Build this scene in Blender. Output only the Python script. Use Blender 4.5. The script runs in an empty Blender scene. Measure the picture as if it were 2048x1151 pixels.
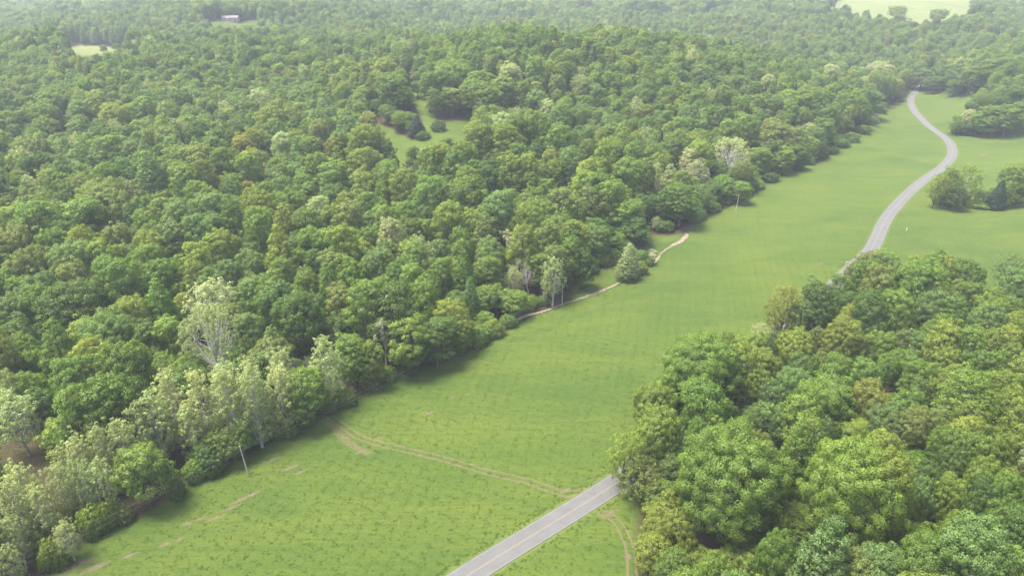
import bpy, math, random
import numpy as np
from mathutils import Vector
R = math.radians
RS = np.random.RandomState(7)
random.seed(7)
S = bpy.context.scene
COL = S.collection

# ------------------------------------------------------------------ camera, sky, sun, exposure
FPX, PITCH, CZ = 1365.0, R(25.0), 120.0          # focal length in photo pixels, tilt below the horizon, height
cd = bpy.data.cameras.new('camera'); cam = bpy.data.objects.new('camera', cd); COL.objects.link(cam)
cam.location = (0, 0, CZ); cam.rotation_euler = (R(90) - PITCH, 0, 0)
cd.sensor_width = 36.0; cd.lens = 36.0 * FPX / 2048.0
cd.clip_start = 1.0; cd.clip_end = 20000.0
S.camera = cam
SUN_EL, SUN_AZ = R(70), R(-95)                   # azimuth measured from +Y towards +X
W = bpy.data.worlds.new('World'); S.world = W; W.use_nodes = True
nt = W.node_tree
bg = nt.nodes['Background']; sky = nt.nodes.new('ShaderNodeTexSky')
sky.sky_type = 'NISHITA'; sky.sun_disc = False; sky.sun_elevation = SUN_EL; sky.sun_rotation = SUN_AZ
sky.air_density = 1.0; sky.dust_density = 4.0; sky.ozone_density = 1.0
nt.links.new(sky.outputs[0], bg.inputs[0]); bg.inputs[1].default_value = 0.066
sd = bpy.data.lights.new('sun', 'SUN'); sun = bpy.data.objects.new('sun', sd); COL.objects.link(sun)
sd.energy = 1.5; sd.angle = R(24); sd.color = (1.0, 0.95, 0.84)
sv = Vector((math.sin(SUN_AZ) * math.cos(SUN_EL), math.cos(SUN_AZ) * math.cos(SUN_EL), math.sin(SUN_EL)))
sun.rotation_euler = sv.to_track_quat('Z', 'Y').to_euler(); sun.location = (0, 0, 400)
S.view_settings.view_transform = 'Standard'; S.view_settings.look = 'None'
S.view_settings.exposure = 2.76; S.view_settings.gamma = 1.0
S.render.engine = 'CYCLES'
S.cycles.max_bounces = 5; S.cycles.diffuse_bounces = 3; S.cycles.glossy_bounces = 1
S.cycles.transmission_bounces = 3; S.cycles.volume_bounces = 0; S.cycles.transparent_max_bounces = 4
S.cycles.use_adaptive_sampling = True; S.cycles.adaptive_threshold = 0.01; S.cycles.use_denoising = True

# ------------------------------------------------------------------ pixel <-> world helpers
CP, SP = math.cos(PITCH), math.sin(PITCH)
def ray(px, py):
    a = (px - 1024.0) / FPX; b = -(py - 575.5) / FPX
    return np.array([a, CP + b * SP, -SP + b * CP])          # per unit of camera depth
def to_px(x, y, z):
    d = y * CP + (CZ - z) * SP; u = y * SP - (CZ - z) * CP
    return 1024.0 + FPX * x / d, 575.5 - FPX * u / d, d
def flat(px, py, g=0.0):
    r = ray(px, py); t = (CZ - g) / -r[2]
    return (r[0] * t, r[1] * t)

# ------------------------------------------------------------------ the lie of the land
def ctl(px, Y, g):
    d = Y * CP + (CZ - g) * SP
    return ((px - 1024.0) / FPX * d, Y, g)
CT = [ctl(*c) for c in [
    (0, 60, 0), (600, 60, 0), (1024, 90, 0), (1024, 140, 0), (1250, 160, 0), (1200, 260, 0), (1500, 300, 0), (1650, 330, 0), (1700, 420, 0),
    (1700, 500, 0), (1800, 600, 0), (1850, 700, 0), (1950, 480, 4), (2100, 400, 9), (2500, 420, 14), (1950, 350, 2), (2100, 300, 4),
    (0, 200, 1), (300, 220, 1), (700, 250, 0), (0, 300, 3), (300, 300, 2), (700, 330, 2), (1100, 350, 2), (1400, 420, 2),
    (0, 430, 7), (300, 430, 6), (600, 420, 8), (0, 560, 16), (300, 560, 15), (600, 540, 18), (840, 440, 13), (800, 500, 15), (1000, 400, 15), (1200, 400, 13), (1350, 415, 7), (1000, 465, 12), (1150, 470, 11), (1300, 470, 9),
    (0, 680, 27), (300, 680, 27), (600, 660, 27), (900, 560, 34), (1100, 550, 38), (1300, 545, 34), (1500, 560, 25), (1600, 500, 4),
    (900, 640, 42), (1100, 620, 47), (1300, 640, 42), (1500, 660, 33), (1100, 720, 36), (1620, 650, 16), (200, 810, 36), (50, 800, 34), (400, 800, 30), (600, 800, 30),
    (900, 820, 24), (1200, 860, 18), (1500, 820, 12), (1700, 780, 3), (1800, 860, 8), (1850, 800, 4), (0, 1000, 16), (300, 980, 20), (460, 950, 24),
    (462, 1090, 52), (300, 1120, 40), (600, 1150, 46), (100, 1200, 22), (480, 1250, 50), (-200, 1500, 15), (100, 1800, 12), (300, 2200, 20),
    (900, 1200, 20), (1200, 1150, 20), (1500, 1100, 22), (1650, 1050, 28), (900, 1600, 26), (1300, 1600, 26), (900, 2300, 26), (1500, 2300, 28),
    (1780, 1180, 42), (1700, 1250, 44), (1900, 1250, 46), (1780, 1700, 56), (2000, 1300, 38), (2200, 1100, 30), (1850, 980, 20), (2000, 900, 22), (2200, 900, 34),
    (1950, 640, 12), (2050, 620, 24), (2250, 600, 36), (2000, 720, 24), (2150, 760, 36), (1750, 3000, 30), (700, 3500, 20), (-500, 900, 24), (-500, 500, 14), (-600, 250, 4),
    (-800, 3000, 20), (2800, 3000, 40), (2900, 1500, 44), (2900, 700, 34), (1400, 5000, 25), (300, 5000, 20), (-2500, 5000, 30), (4500, 5000, 30)]]
CT += [(60, 95, 6), (85, 110, 14), (110, 95, 20), (120, 60, 24), (60, 50, 10), (110, 150, 6), (150, 140, 10), (90, 170, 1), (150, 190, 3), (200, 230, 3),
       (190, 100, 20), (40, 110, 1), (0, 30, 0), (-80, 60, 0), (-250, 60, 6), (0, -800, 30), (-800, -400, 20), (800, -400, 30), (0, -200, 4),
       (-3000, -3000, 30), (3000, -3000, 30), (-6000, 8000, 30), (6000, 8000, 30), (0, 9000, 30), (-9000, 0, 30), (9000, 0, 30), (0, -9000, 30)]
CT = np.array(CT)
def _U(r2): return np.where(r2 > 1e-12, r2 * np.log(r2 + 1e-12), 0.0)
_sc = 500.0
_P = CT[:, :2] / _sc; _n = len(_P)
_K = _U(((_P[:, None] - _P[None]) ** 2).sum(2)) + np.eye(_n) * 0.002
_Q = np.hstack([np.ones((_n, 1)), _P]); _A = np.zeros((_n + 3, _n + 3)); _A[:_n, :_n] = _K; _A[:_n, _n:] = _Q; _A[_n:, :_n] = _Q.T
_w = np.linalg.solve(_A, np.concatenate([CT[:, 2], np.zeros(3)]))

def catmull(pts, step=3.0):
    p = [np.array(q, float) for q in pts]; p = [2 * p[0] - p[1]] + p + [2 * p[-1] - p[-2]]
    out = []
    for i in range(1, len(p) - 2):
        n = max(2, int(np.linalg.norm(p[i + 1] - p[i]) / step))
        for k in range(n):
            t = k / n
            out.append(0.5 * ((2 * p[i]) + (-p[i - 1] + p[i + 1]) * t + (2 * p[i - 1] - 5 * p[i] + 4 * p[i + 1] - p[i + 2]) * t * t
                              + (-p[i - 1] + 3 * p[i] - 3 * p[i + 1] + p[i + 2]) * t ** 3))
    out.append(p[-2]); return np.array(out)
def seg_dist(X, Y, line):
    X = np.asarray(X, float); Y = np.asarray(Y, float); best = np.full(X.shape, 1e9)
    for i in range(len(line) - 1):
        a = line[i]; d = line[i + 1] - a; L = (d ** 2).sum() + 1e-9
        t = np.clip(((X - a[0]) * d[0] + (Y - a[1]) * d[1]) / L, 0, 1)
        best = np.minimum(best, (X - a[0] - t * d[0]) ** 2 + (Y - a[1] - t * d[1]) ** 2)
    return np.sqrt(best)
def in_poly(X, Y, poly):
    X = np.asarray(X, float); Y = np.asarray(Y, float); c = np.zeros(X.shape, bool); n = len(poly)
    for i in range(n):
        x1, y1 = poly[i]; x2, y2 = poly[(i + 1) % n]
        if y1 == y2: continue
        c ^= ((y1 > Y) != (y2 > Y)) & (X < (x2 - x1) * (Y - y1) / (y2 - y1) + x1)
    return c
def sm(x): x = np.clip(x, 0, 1); return x * x * (3 - 2 * x)

ROAD_PX = [(700, 1310), (860, 1200), (933, 1151), (1010, 1103), (1100, 1048), (1200, 986), (1262, 944), (1310, 906), (1390, 835), (1470, 757), (1560, 667),
           (1640, 597), (1690, 549), (1741, 500), (1774, 435), (1812, 391), (1848, 360), (1885, 334), (1905, 307), (1895, 280), (1859, 253),
           (1833, 227), (1822, 208), (1822, 196), (1830, 184), (1846, 172), (1860, 160)]
ROAD = catmull([flat(*p) for p in ROAD_PX], 2.5)
TREELINE_PX = [(-900, 1500), (-200, 1290), (60, 1175), (116, 1125), (141, 1092), (183, 1066), (224, 1036), (282, 1028), (332, 992), (400, 945), (441, 923), (494, 904), (574, 868), (636, 835),
               (655, 812), (700, 800), (745, 775), (803, 745), (849, 730), (885, 716), (935, 700), (985, 680), (1035, 640), (1090, 618), (1130, 600), (1150, 560), (1195, 538), (1243, 532),
               (1276, 505), (1301, 468), (1335, 470), (1366, 466), (1389, 442), (1432, 424), (1500, 388), (1560, 354), (1584, 344), (1642, 319),
               (1681, 297), (1728, 272), (1744, 250), (1767, 218), (1799, 209), (1812, 192), (1818, 180)]
RIGHT_PX = [(1838, 184), (1875, 187), (1912, 191), (1915, 204), (1965, 204), (1985, 214), (1960, 222), (1925, 246), (1912, 256), (1908, 272),
            (1960, 271), (2048, 262), (2400, 250), (2700, 420), (2700, 640), (2300, 628), (2048, 622), (1900, 615), (1790, 608), (1730, 600), (1690, 590), (1665, 602), (1600, 666),
            (1510, 757), (1430, 840), (1330, 935), (1290, 985), (1284, 1040), (1285, 1151), (1300, 1500)]
FIELD = np.array([flat(*p) for p in TREELINE_PX + RIGHT_PX])
TREELINE = np.array([flat(*p) for p in TREELINE_PX])
def ground_raw(X, Y):
    X = np.asarray(X, float); Y = np.asarray(Y, float); sh = X.shape; q = np.stack([X.ravel(), Y.ravel()], 1) / _sc
    out = np.empty(len(q))
    for s in range(0, len(q), 100000):
        b = q[s:s + 100000]
        out[s:s + 100000] = _U(((b[:, None] - _P[None]) ** 2).sum(2)) @ _w[:_n] + _w[_n] + b @ _w[_n + 1:]
    return out.reshape(sh)
_fieldb = np.vstack([FIELD, FIELD[:1]])
def ground(X, Y, exact=True):
    X = np.asarray(X, float); Y = np.asarray(Y, float)
    h = np.clip(ground_raw(X, Y), -1, 85)
    h = h + (6.0 * np.sin(X * .027 + 1 + .9 * np.sin(Y * .011)) * np.sin(Y * .023 + X * .008) + 2.0 * np.sin(X * .06 + Y * .05)) * sm((Y - 200) / 250) * (1 + sm((Y - 900) / 900))
    near = (np.abs(X) < 700) & (Y < 900) & (Y > -50)
    f = np.ones(X.shape)
    if near.any():
        x = X[near]; y = Y[near]
        d = seg_dist(x, y, _fieldb); ins = in_poly(x, y, FIELD)
        rise = np.clip((x - 120) / 260, 0, 1) * np.clip((y - 230) / 120, 0, 1)     # the far side of the road climbs gently
        rd = seg_dist(x, y, ROAD[::6])
        keep = sm((rd - 8) / 60) * sm(rise * 1.5)
        f[near] = np.where(ins, keep, np.maximum(keep, sm(d / 45)))
    return h * f
def gz(x, y): return float(ground(np.array([x]), np.array([y]))[0])
# a fast lookup for placing trees
GX = np.arange(-1500, 1500.1, 10.0); GY = np.arange(-100, 1500.1, 10.0)
GH = ground(*np.meshgrid(GX, GY))
def gfast(x, y):
    x = np.asarray(x, float); y = np.asarray(y, float)
    i = np.clip((x - GX[0]) / 10, 0, len(GX) - 1.001); j = np.clip((y - GY[0]) / 10, 0, len(GY) - 1.001)
    a = i.astype(int); b = j.astype(int); u = i - a; v = j - b
    return (GH[b, a] * (1 - u) + GH[b, a + 1] * u) * (1 - v) + (GH[b + 1, a] * (1 - u) + GH[b + 1, a + 1] * u) * v
def hit(px, py, H=0.0):
    """Where the ray through a photo pixel comes down to H metres above the ground."""
    r = ray(px, py); t = np.arange(60.0, 1600.0, 1.5)
    X = r[0] * t; Y = r[1] * t; Z = CZ + r[2] * t
    k = np.argmax(Z <= gfast(X, Y) + H)
    return X[k], Y[k], t[k]
CLEAR = np.array([hit(*p)[:2] for p in [(738, 232), (760, 250), (789, 262), (815, 277), (849, 271), (845, 240), (826, 207), (818, 176), (838, 174), (860, 205), (872, 240),
                                        (866, 250), (905, 244), (935, 228), (975, 228), (965, 262), (925, 290), (880, 312), (840, 332), (800, 352), (775, 330), (755, 285)]])
BARE = np.array([hit(*p)[:2] for p in [(-120, 975), (-80, 905), (0, 872), (80, 868), (150, 880), (125, 935), (85, 985), (30, 1010)]])
HILLF = np.array([hit(*p)[:2] for p in [(132, 114), (258, 112), (262, 95), (130, 97)]])
HOUSEF = np.array([hit(*p)[:2] for p in [(398, 58), (418, 46), (450, 42), (512, 40), (518, 54), (512, 72), (478, 72), (474, 56), (430, 62)]])
FARF = np.array([ctl(px, Y, 46)[:2] for px, Y in [(1650, 1240), (1720, 1150), (1850, 1130), (1920, 1120), (1940, 1200), (1945, 1700), (1940, 2700), (1670, 2700), (1665, 1600)]])
OPEN = [FIELD, CLEAR, BARE, HILLF, HOUSEF, FARF]

# ------------------------------------------------------------------ materials
def mat(name):
    m = bpy.data.materials.new(name); m.use_nodes = True; n = m.node_tree; n.nodes.clear()
    return m, n, n.nodes.new('ShaderNodeOutputMaterial')
def node(n, t, **kw):
    x = n.nodes.new(t)
    for k, v in kw.items():
        if k.startswith('i_'): x.inputs[int(k[2:]) if k[2:].isdigit() else k[2:].replace('_', ' ')].default_value = v
        else: setattr(x, k, v)
    return x
def L(n, a, b): n.links.new(a, b)
def mixc(n, fac, a, b, bt='MIX'):
    x = node(n, 'ShaderNodeMix', data_type='RGBA', blend_type=bt)
    for s, v in ((0, fac), (6, a), (7, b)):
        if isinstance(v, (int, float)): x.inputs[s].default_value = v
        elif isinstance(v, tuple): x.inputs[s].default_value = (*v, 1) if len(v) == 3 else v
        else: L(n, v, x.inputs[s])
    return x.outputs[2]
def math_(n, op, a, b=0.0, c=None):
    x = node(n, 'ShaderNodeMath', operation=op)
    for s, v in ((0, a), (1, b), (2, c)):
        if v is None: continue
        if isinstance(v, (int, float)): x.inputs[s].default_value = v
        else: L(n, v, x.inputs[s])
    return x.outputs[0]
def noise(n, vec, scale, detail=3, rough=.55, dist=0.0):
    x = node(n, 'ShaderNodeTexNoise'); x.inputs['Scale'].default_value = scale; x.inputs['Detail'].default_value = detail
    x.inputs['Roughness'].default_value = rough; x.inputs['Distortion'].default_value = dist
    L(n, vec, x.inputs['Vector']); return x.outputs['Fac']
def ramp(n, v, a, b):
    x = node(n, 'ShaderNodeMapRange'); L(n, v, x.inputs[0]); x.inputs[1].default_value = a; x.inputs[2].default_value = b; return x.outputs[0]

def leaf_material():
    m, n, out = mat('leaves')
    at = node(n, 'ShaderNodeAttribute', attribute_type='INSTANCER', attribute_name='tint')
    lv = node(n, 'ShaderNodeAttribute', attribute_type='GEOMETRY', attribute_name='leaf_tone')
    sep = node(n, 'ShaderNodeSeparateXYZ'); L(n, lv.outputs['Vector'], sep.inputs[0])
    k = math_(n, 'MULTIPLY_ADD', sep.outputs[0], 0.6, 0.70)
    c = node(n, 'ShaderNodeVectorMath', operation='SCALE'); L(n, at.outputs['Color'], c.inputs[0]); L(n, k, c.inputs[3])
    warm = mixc(n, math_(n, 'MULTIPLY', sep.outputs[1], 0.22), (1.0, 1.0, 1.0), (1.28, 1.12, .6))
    col = mixc(n, 1.0, c.outputs[0], warm, 'MULTIPLY')
    d = node(n, 'ShaderNodeBsdfDiffuse'); L(n, col, d.inputs[0])
    t = node(n, 'ShaderNodeBsdfTranslucent'); L(n, mixc(n, 1.0, col, (1.45, 1.4, .5), 'MULTIPLY'), t.inputs[0])
    g = node(n, 'ShaderNodeBsdfGlossy'); g.inputs['Roughness'].default_value = .45; g.inputs[0].default_value = (1, 1, 1, 1)
    a = node(n, 'ShaderNodeMixShader'); a.inputs[0].default_value = .36; L(n, d.outputs[0], a.inputs[1]); L(n, t.outputs[0], a.inputs[2])
    b = node(n, 'ShaderNodeMixShader'); b.inputs[0].default_value = .015; L(n, a.outputs[0], b.inputs[1]); L(n, g.outputs[0], b.inputs[2])
    L(n, b.outputs[0], out.inputs[0]); return m
def simple(name, col, rough=.8, var=.25, scale=3.0, bump=0.0):
    m, n, out = mat(name); b = node(n, 'ShaderNodeBsdfPrincipled'); tc = node(n, 'ShaderNodeTexCoord')
    nz = noise(n, tc.outputs['Object'], scale, 5, .65)
    lo = tuple(c * (1 - var) for c in col); hi = tuple(min(1, c * (1 + var)) for c in col)
    L(n, mixc(n, ramp(n, nz, .3, .7), lo, hi), b.inputs['Base Color']); b.inputs['Roughness'].default_value = rough
    if bump:
        bp = node(n, 'ShaderNodeBump'); bp.inputs['Strength'].default_value = bump; L(n, nz, bp.inputs['Height']); L(n, bp.outputs[0], b.inputs['Normal'])
    L(n, b.outputs[0], out.inputs[0]); return m
M_LEAF = leaf_material()
M_BARK = simple('bark', (.085, .07, .055), .9, .4, 2.5, .4)
M_PALE = simple('pale_bark', (.36, .345, .30), .75, .35, .8)
M_WHITEBARK = simple('white_bark', (.42, .405, .36), .75, .25, .8)
M_GREY = simple('weathered_wood', (.26, .235, .21), .9, .3, 2.0)
M_TWIG = simple('twigs', (.16, .13, .11), .9, .3, 2.0)

# ------------------------------------------------------------------ mesh building
class Geo:
    def __init__(s): s.v = []; s.f = []; s.n = 0; s.nor = []; s.tone = []
    def add(s, V, F):
        s.v.append(np.asarray(V, float)); s.f.append(np.asarray(F, int) + s.n); s.n += len(V)
    def mesh(s, name, material, smooth=False):
        me = bpy.data.meshes.new(name)
        V = np.vstack(s.v); sizes = np.concatenate([np.full(len(f), f.shape[1]) for f in s.f]); flatv = np.concatenate([f.ravel() for f in s.f])
        me.vertices.add(len(V)); me.vertices.foreach_set('co', V.ravel().astype(np.float32))
        me.loops.add(len(flatv)); me.loops.foreach_set('vertex_index', flatv.astype(np.int32))
        me.polygons.add(len(sizes)); me.polygons.foreach_set('loop_start', np.concatenate([[0], np.cumsum(sizes)[:-1]]).astype(np.int32))
        me.polygons.foreach_set('use_smooth', np.full(len(sizes), smooth))
        me.update(calc_edges=True)
        if material: me.materials.append(material)
        return me
def tube(g, path, radii, sides=6, cap=True):
    path = np.asarray(path, float); k = len(path); d = np.gradient(path, axis=0); d /= np.linalg.norm(d, axis=1)[:, None] + 1e-9
    ref = np.array([0, 0, 1.0]) if abs(d[0][2]) < .9 else np.array([1.0, 0, 0])
    a = np.cross(d, ref); a /= np.linalg.norm(a, axis=1)[:, None] + 1e-9; b = np.cross(d, a)
    th = np.arange(sides) * 2 * np.pi / sides
    V = (path[:, None] + np.asarray(radii)[:, None, None] * (np.cos(th)[None, :, None] * a[:, None] + np.sin(th)[None, :, None] * b[:, None])).reshape(-1, 3)
    F = [[i * sides + j, i * sides + (j + 1) % sides, (i + 1) * sides + (j + 1) % sides, (i + 1) * sides + j] for i in range(k - 1) for j in range(sides)]
    g.add(V, F)
    if cap:
        g.add(V[-sides:], [list(range(sides))]) if sides > 2 else None
def box(g, x0, x1, y0, y1, z0, z1):
    V = [(x, y, z) for x in (x0, x1) for y in (y0, y1) for z in (z0, z1)]
    g.add(V, [[0, 1, 3, 2], [4, 6, 7, 5], [0, 4, 5, 1], [2, 3, 7, 6], [0, 2, 6, 4], [1, 5, 7, 3]])
def link(name, me, parent=None, loc=(0, 0, 0)):
    o = bpy.data.objects.new(name, me); COL.objects.link(o); o.location = loc
    if parent: o.parent = parent
    return o
def tag(o, label=None, cat=None, group=None, kind=None):
    for k, v in (('label', label), ('category', cat), ('group', group), ('kind', kind)):
        if v: o[k] = v
    return o
def unit(v): return v / (np.linalg.norm(v, axis=-1, keepdims=True) + 1e-9)

def leaves_mesh(name, clumps, rs, per, size, centre, flatness=.8):
    """clumps: (n,7) centre xyz, outward xyz, radius."""
    C = clumps[:, :3]; O = clumps[:, 3:6]; rad = clumps[:, 6]
    n = len(C); cnt = np.maximum(8, (per * (rad / rad.mean()) ** 2).astype(int)); idx = np.repeat(np.arange(n), cnt); N = len(idx)
    dirs = unit(rs.normal(size=(N, 3)) + 0.9 * unit(O[idx] + np.array([0, 0, .55])))
    rr = rad[idx] * (0.75 + .35 * rs.rand(N)) * np.where(rs.rand(N) < .12, 1.3, 1.0)
    P = C[idx] + dirs * rr[:, None] * np.array([1, 1, flatness])
    nor = unit(.55 * dirs + .75 * unit(rs.normal(size=(N, 3))) + np.array([0, 0, .25]))
    a = unit(np.cross(nor, unit(rs.normal(size=(N, 3))))); b = np.cross(nor, a)
    s = (size * (.6 + .8 * rs.rand(N)))[:, None]
    V = np.stack([P - a * s * .5, P - b * s * .36 + nor * s * .06, P + a * s * .5, P + b * s * .36 + nor * s * .06], 1)
    g = Geo(); g.add(V.reshape(-1, 3), np.arange(N * 4).reshape(-1, 4))
    me = g.mesh(name, M_LEAF, True)
    cn = unit(.60 * dirs + .30 * unit(P - centre) + .50 * nor)
    me.normals_split_custom_set_from_vertices(np.repeat(cn, 4, axis=0).astype(np.float32))
    ct = rs.rand(n)[idx] * .5 + rs.rand(N) * .5; wt = np.clip(rs.rand(n)[idx] * .8 + rs.rand(N) * .4 - .2, 0, 1)
    at = me.attributes.new('leaf_tone', 'FLOAT_VECTOR', 'FACE')
    at.data.foreach_set('vector', np.stack([ct, wt, np.zeros(N)], 1).ravel().astype(np.float32))
    return me
def shell(lobes, rs, spacing, rc=(.8, 1.5), rough=.5, low=-.55, keep=1.0):
    out = []
    for k, (c, r) in enumerate(lobes):
        c = np.array(c); r = np.array(r)
        area = 4 * np.pi * ((r[0] * r[1]) ** 1.6 / 3 + 2 * (r[0] * r[2]) ** 1.6 / 3) ** (1 / 1.6)
        n = int(area / spacing ** 2)
        i = np.arange(n) + .5; ph = np.arccos(1 - 2 * i / n); th = np.pi * (1 + 5 ** .5) * i + rs.rand() * 6
        d = np.stack([np.cos(th) * np.sin(ph), np.sin(th) * np.sin(ph), np.cos(ph)], 1) + rs.normal(size=(n, 3)) * .09
        d = unit(d); P = c + d * r; o = unit(d / r)
        ok = (d[:, 2] > low) & (rs.rand(n) < keep)
        for j, (c2, r2) in enumerate(lobes):
            if j != k: ok &= (((P - np.array(c2)) / np.array(r2)) ** 2).sum(1) > .72
        P = P + o * rs.normal(size=(n, 1)) * rough
        rad = rs.uniform(rc[0], rc[1], n)
        out.append(np.hstack([P, o, rad[:, None]])[ok])
    return np.vstack(out)
def trunk_mesh(name, targets, H, r0, rs, material, base_split=.35, lean=(0, 0), sub=2):
    g = Geo(); top = np.array([lean[0], lean[1], H * .86]); k = 9
    t = np.linspace(0, 1, k)[:, None]
    wob = np.cumsum(rs.normal(size=(k, 3)) * [.12, .12, 0], axis=0); wob -= wob[0]
    path = t * top + wob; rad = r0 * (1 - t[:, 0]) ** .8 + .05; rad[0] *= 1.45
    tube(g, path, rad, 8)
    for c in targets:
        c = np.array(c, float); f = np.clip(rs.uniform(base_split, .75) * c[2] / (H * .86), .12, .9)
        i = f * (k - 1); a = int(i); p0 = path[a] * (1 - (i - a)) + path[min(a + 1, k - 1)] * (i - a)
        mid = p0 * .5 + c * .5 + np.array([0, 0, -.10 * np.linalg.norm(c - p0)]) + rs.normal(size=3) * .3
        q = np.array([p0, p0 * .45 + mid * .55, mid, mid * .4 + c * .6, c]); rr = r0 * .42 * (1 - f * .5) * np.array([1, .8, .62, .4, .15])
        tube(g, q, rr, 5)
        for _ in range(sub):
            s = mid + (c - mid) * rs.uniform(0, .7); e = s + unit(rs.normal(size=3) + unit(c - p0) + [0, 0, .5]) * rs.uniform(1.5, 3)
            tube(g, [s, (s + e) / 2 + rs.normal(size=3) * .12, e], rr[2] * np.array([.6, .4, .15]), 4)
    return g.mesh(name, material, True)

# prototypes: form -> list of (trunk mesh, crown mesh, nominal width, nominal height)
def broadleaf(form, seed):
    rs = np.random.RandomState(seed)
    if form == 'r': D, H, nl, lo = 12., 20., 7, .15
    elif form == 'b': D, H, nl, lo = 16., 19., 10, .20
    elif form == 't': D, H, nl, lo = 10., 23., 9, .09
    elif form == 'c': D, H, nl, lo = 10., 22., 6, .10
    elif form == 'k': D, H, nl, lo = 16., 22., 15, .12
    else: D, H, nl, lo = 22., 25., 26, .10
    zc = H * (lo + 1) / 2; rz = H * (1 - lo) / 2; lobes = []
    if form == 'c':
        for k in range(6):
            u = k / 5; z = H * lo + 2.6 + u * (H * (1 - lo) - 4.4); r = (D / 2 * .80) * (1 - u) ** .75 + 1.2
            a = rs.rand() * 6.3; e = .10 * r
            lobes.append(((e * math.cos(a), e * math.sin(a), z), (r, r, 2.9 + 1.6 * (1 - u))))
        for k in range(5):
            a = k * 1.26 + rs.rand(); z = H * rs.uniform(lo + .08, .55); r = D / 2 * .62
            lobes.append(((r * math.cos(a), r * math.sin(a), z), (D * .19, D * .19, D * .24)))
    else:
        lobes.append(((0, 0, zc + rz * .05), (D / 2 * .72, D / 2 * .72, rz * .84)))
        for k in range(nl):
            a = 2.4 * k + rs.uniform(-.5, .5); v = rs.uniform(-.55, .75) if form != 'b' else rs.uniform(-.2, .65)
            rr = D / 2 * .56 * math.sqrt(max(.12, 1 - v * v * .8)); lr = D / 2 * rs.uniform(.36, .50) * (.80 if form in 'kq' else 1)
            lobes.append(((rr * math.cos(a), rr * math.sin(a), zc + v * rz * .82), (lr, lr, lr * rs.uniform(.8, 1.15))))
        for k in range(3 if form not in 'kq' else (5 if form == 'k' else 9)):
            a = rs.rand() * 6.3; r = rs.uniform(.05, .32) * D; lr = D / 2 * rs.uniform(.28, .42)
            lobes.append(((r * math.cos(a), r * math.sin(a), H - lr * rs.uniform(.85, 1.35) - r * .25), (lr, lr, lr * .95)))
    fine = form == 'c'
    sp, rc, ro, per = {'c': (1.2, (.5, .95), .32, 60), 'q': (2.1, (1.0, 1.8), .85, 300)}.get(form, (1.7, (.75, 1.45), .58, 112))
    cl = shell(lobes, rs, sp, rc, ro, -.7, .94)
    crown = leaves_mesh('crown', cl, rs, per, .33 if fine else (.31 if form == 'q' else .36), np.array([0, 0, zc * .9]))
    tr = trunk_mesh('trunk', [l[0] for l in lobes[1:]], H, .30 + D * .012, rs, M_BARK)
    return tr, crown, D, H
def sparse(form, seed, bark, dens=1.0):
    """pale, thin-leaved tree whose trunk and limbs show through"""
    rs = np.random.RandomState(seed)
    if form == 'pt': D, H, lo = 9., 22., .16
    elif form == 'pr': D, H, lo = 12., 19., .30
    else: D, H, lo = 20., 27., .34
    tips = []; n = {'pt': 26, 'pr': 26, 'P': 52}[form]
    for k in range(n):
        v = (k + .5) / n; a = 2.4 * k + rs.uniform(-.3, .3)
        if form == 'pt': r = D / 2 * math.sin(math.pi * min(1, .16 + .84 * v)) ** .65 * rs.uniform(.55, 1)
        elif form == 'pr': r = D / 2 * math.sqrt(max(0, 1 - (2 * v - .9) ** 2 * .85)) * rs.uniform(.6, 1)
        else: r = D / 2 * math.sqrt(max(0.05, 1 - (1.75 * v - .75) ** 2)) * rs.uniform(.72, 1)
        tips.append((r * math.cos(a), r * math.sin(a), H * (lo + (1 - lo) * (v * .96 + .02))))
    T = np.array(tips); cl = []
    for t in T:
        for _ in range(int(15 * dens) if form != 'P' else int(11 * dens)):
            p = t + rs.normal(size=3) * (1.15, 1.15, .9); o = unit(p - np.array([0, 0, H * .5]))
            cl.append([*p, *o, rs.uniform(.4, .8)])
    crown = leaves_mesh('crown', np.array(cl), rs, 30, .30, np.array([0, 0, H * .55]), .9)
    tr = trunk_mesh('trunk', tips, H * (1.0 if form == 'pt' else .82), .34 if form == 'pt' else (.36 if form == 'pr' else .6), rs, bark, .25 if form != 'P' else .12, sub=3)
    return tr, crown, D, H
def bare(seed, D=9., H=18., leafy=0):
    rs = np.random.RandomState(seed); g = Geo(); tips = []
    def grow(p, d, l, r, lev):
        q = [p]; dd = d
        for _ in range(3):
            dd = unit(dd + rs.normal(size=3) * .13 + np.array([0, 0, .07])); q.append(q[-1] + dd * l / 3)
        tube(g, q, np.linspace(r, r * .55, 4), 6 if lev < 2 else (4 if lev < 3 else 3))
        if lev >= 4: tips.append(q[-1]); return
        for k in range({0: 6, 1: 5, 2: 5, 3: 4}[lev]):
            f = rs.uniform(.3, 1); i = f * 3; a = min(int(i), 2); s = q[a] + (q[a + 1] - q[a]) * (i - a)
            e = unit(dd + unit(rs.normal(size=3)) * rs.uniform(.5, .95) + np.array([0, 0, .12]))
            grow(s, e, l * rs.uniform(.42, .62), r * .5, lev + 1)
    grow(np.zeros(3), np.array([0, 0, 1.]), H * .58, .30, 0)
    tr = g.mesh('trunk', M_GREY, True)
    if leafy:
        T = np.array(tips); T = T[rs.permutation(len(T))[:leafy]]
        cl = np.hstack([T, unit(T - np.array([0, 0, H * .5])), rs.uniform(.25, .5, (len(T), 1))])
        return tr, leaves_mesh('crown', cl, rs, 9, .30, np.array([0, 0, H * .5])), D, H
    return tr, None, D, H
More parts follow.
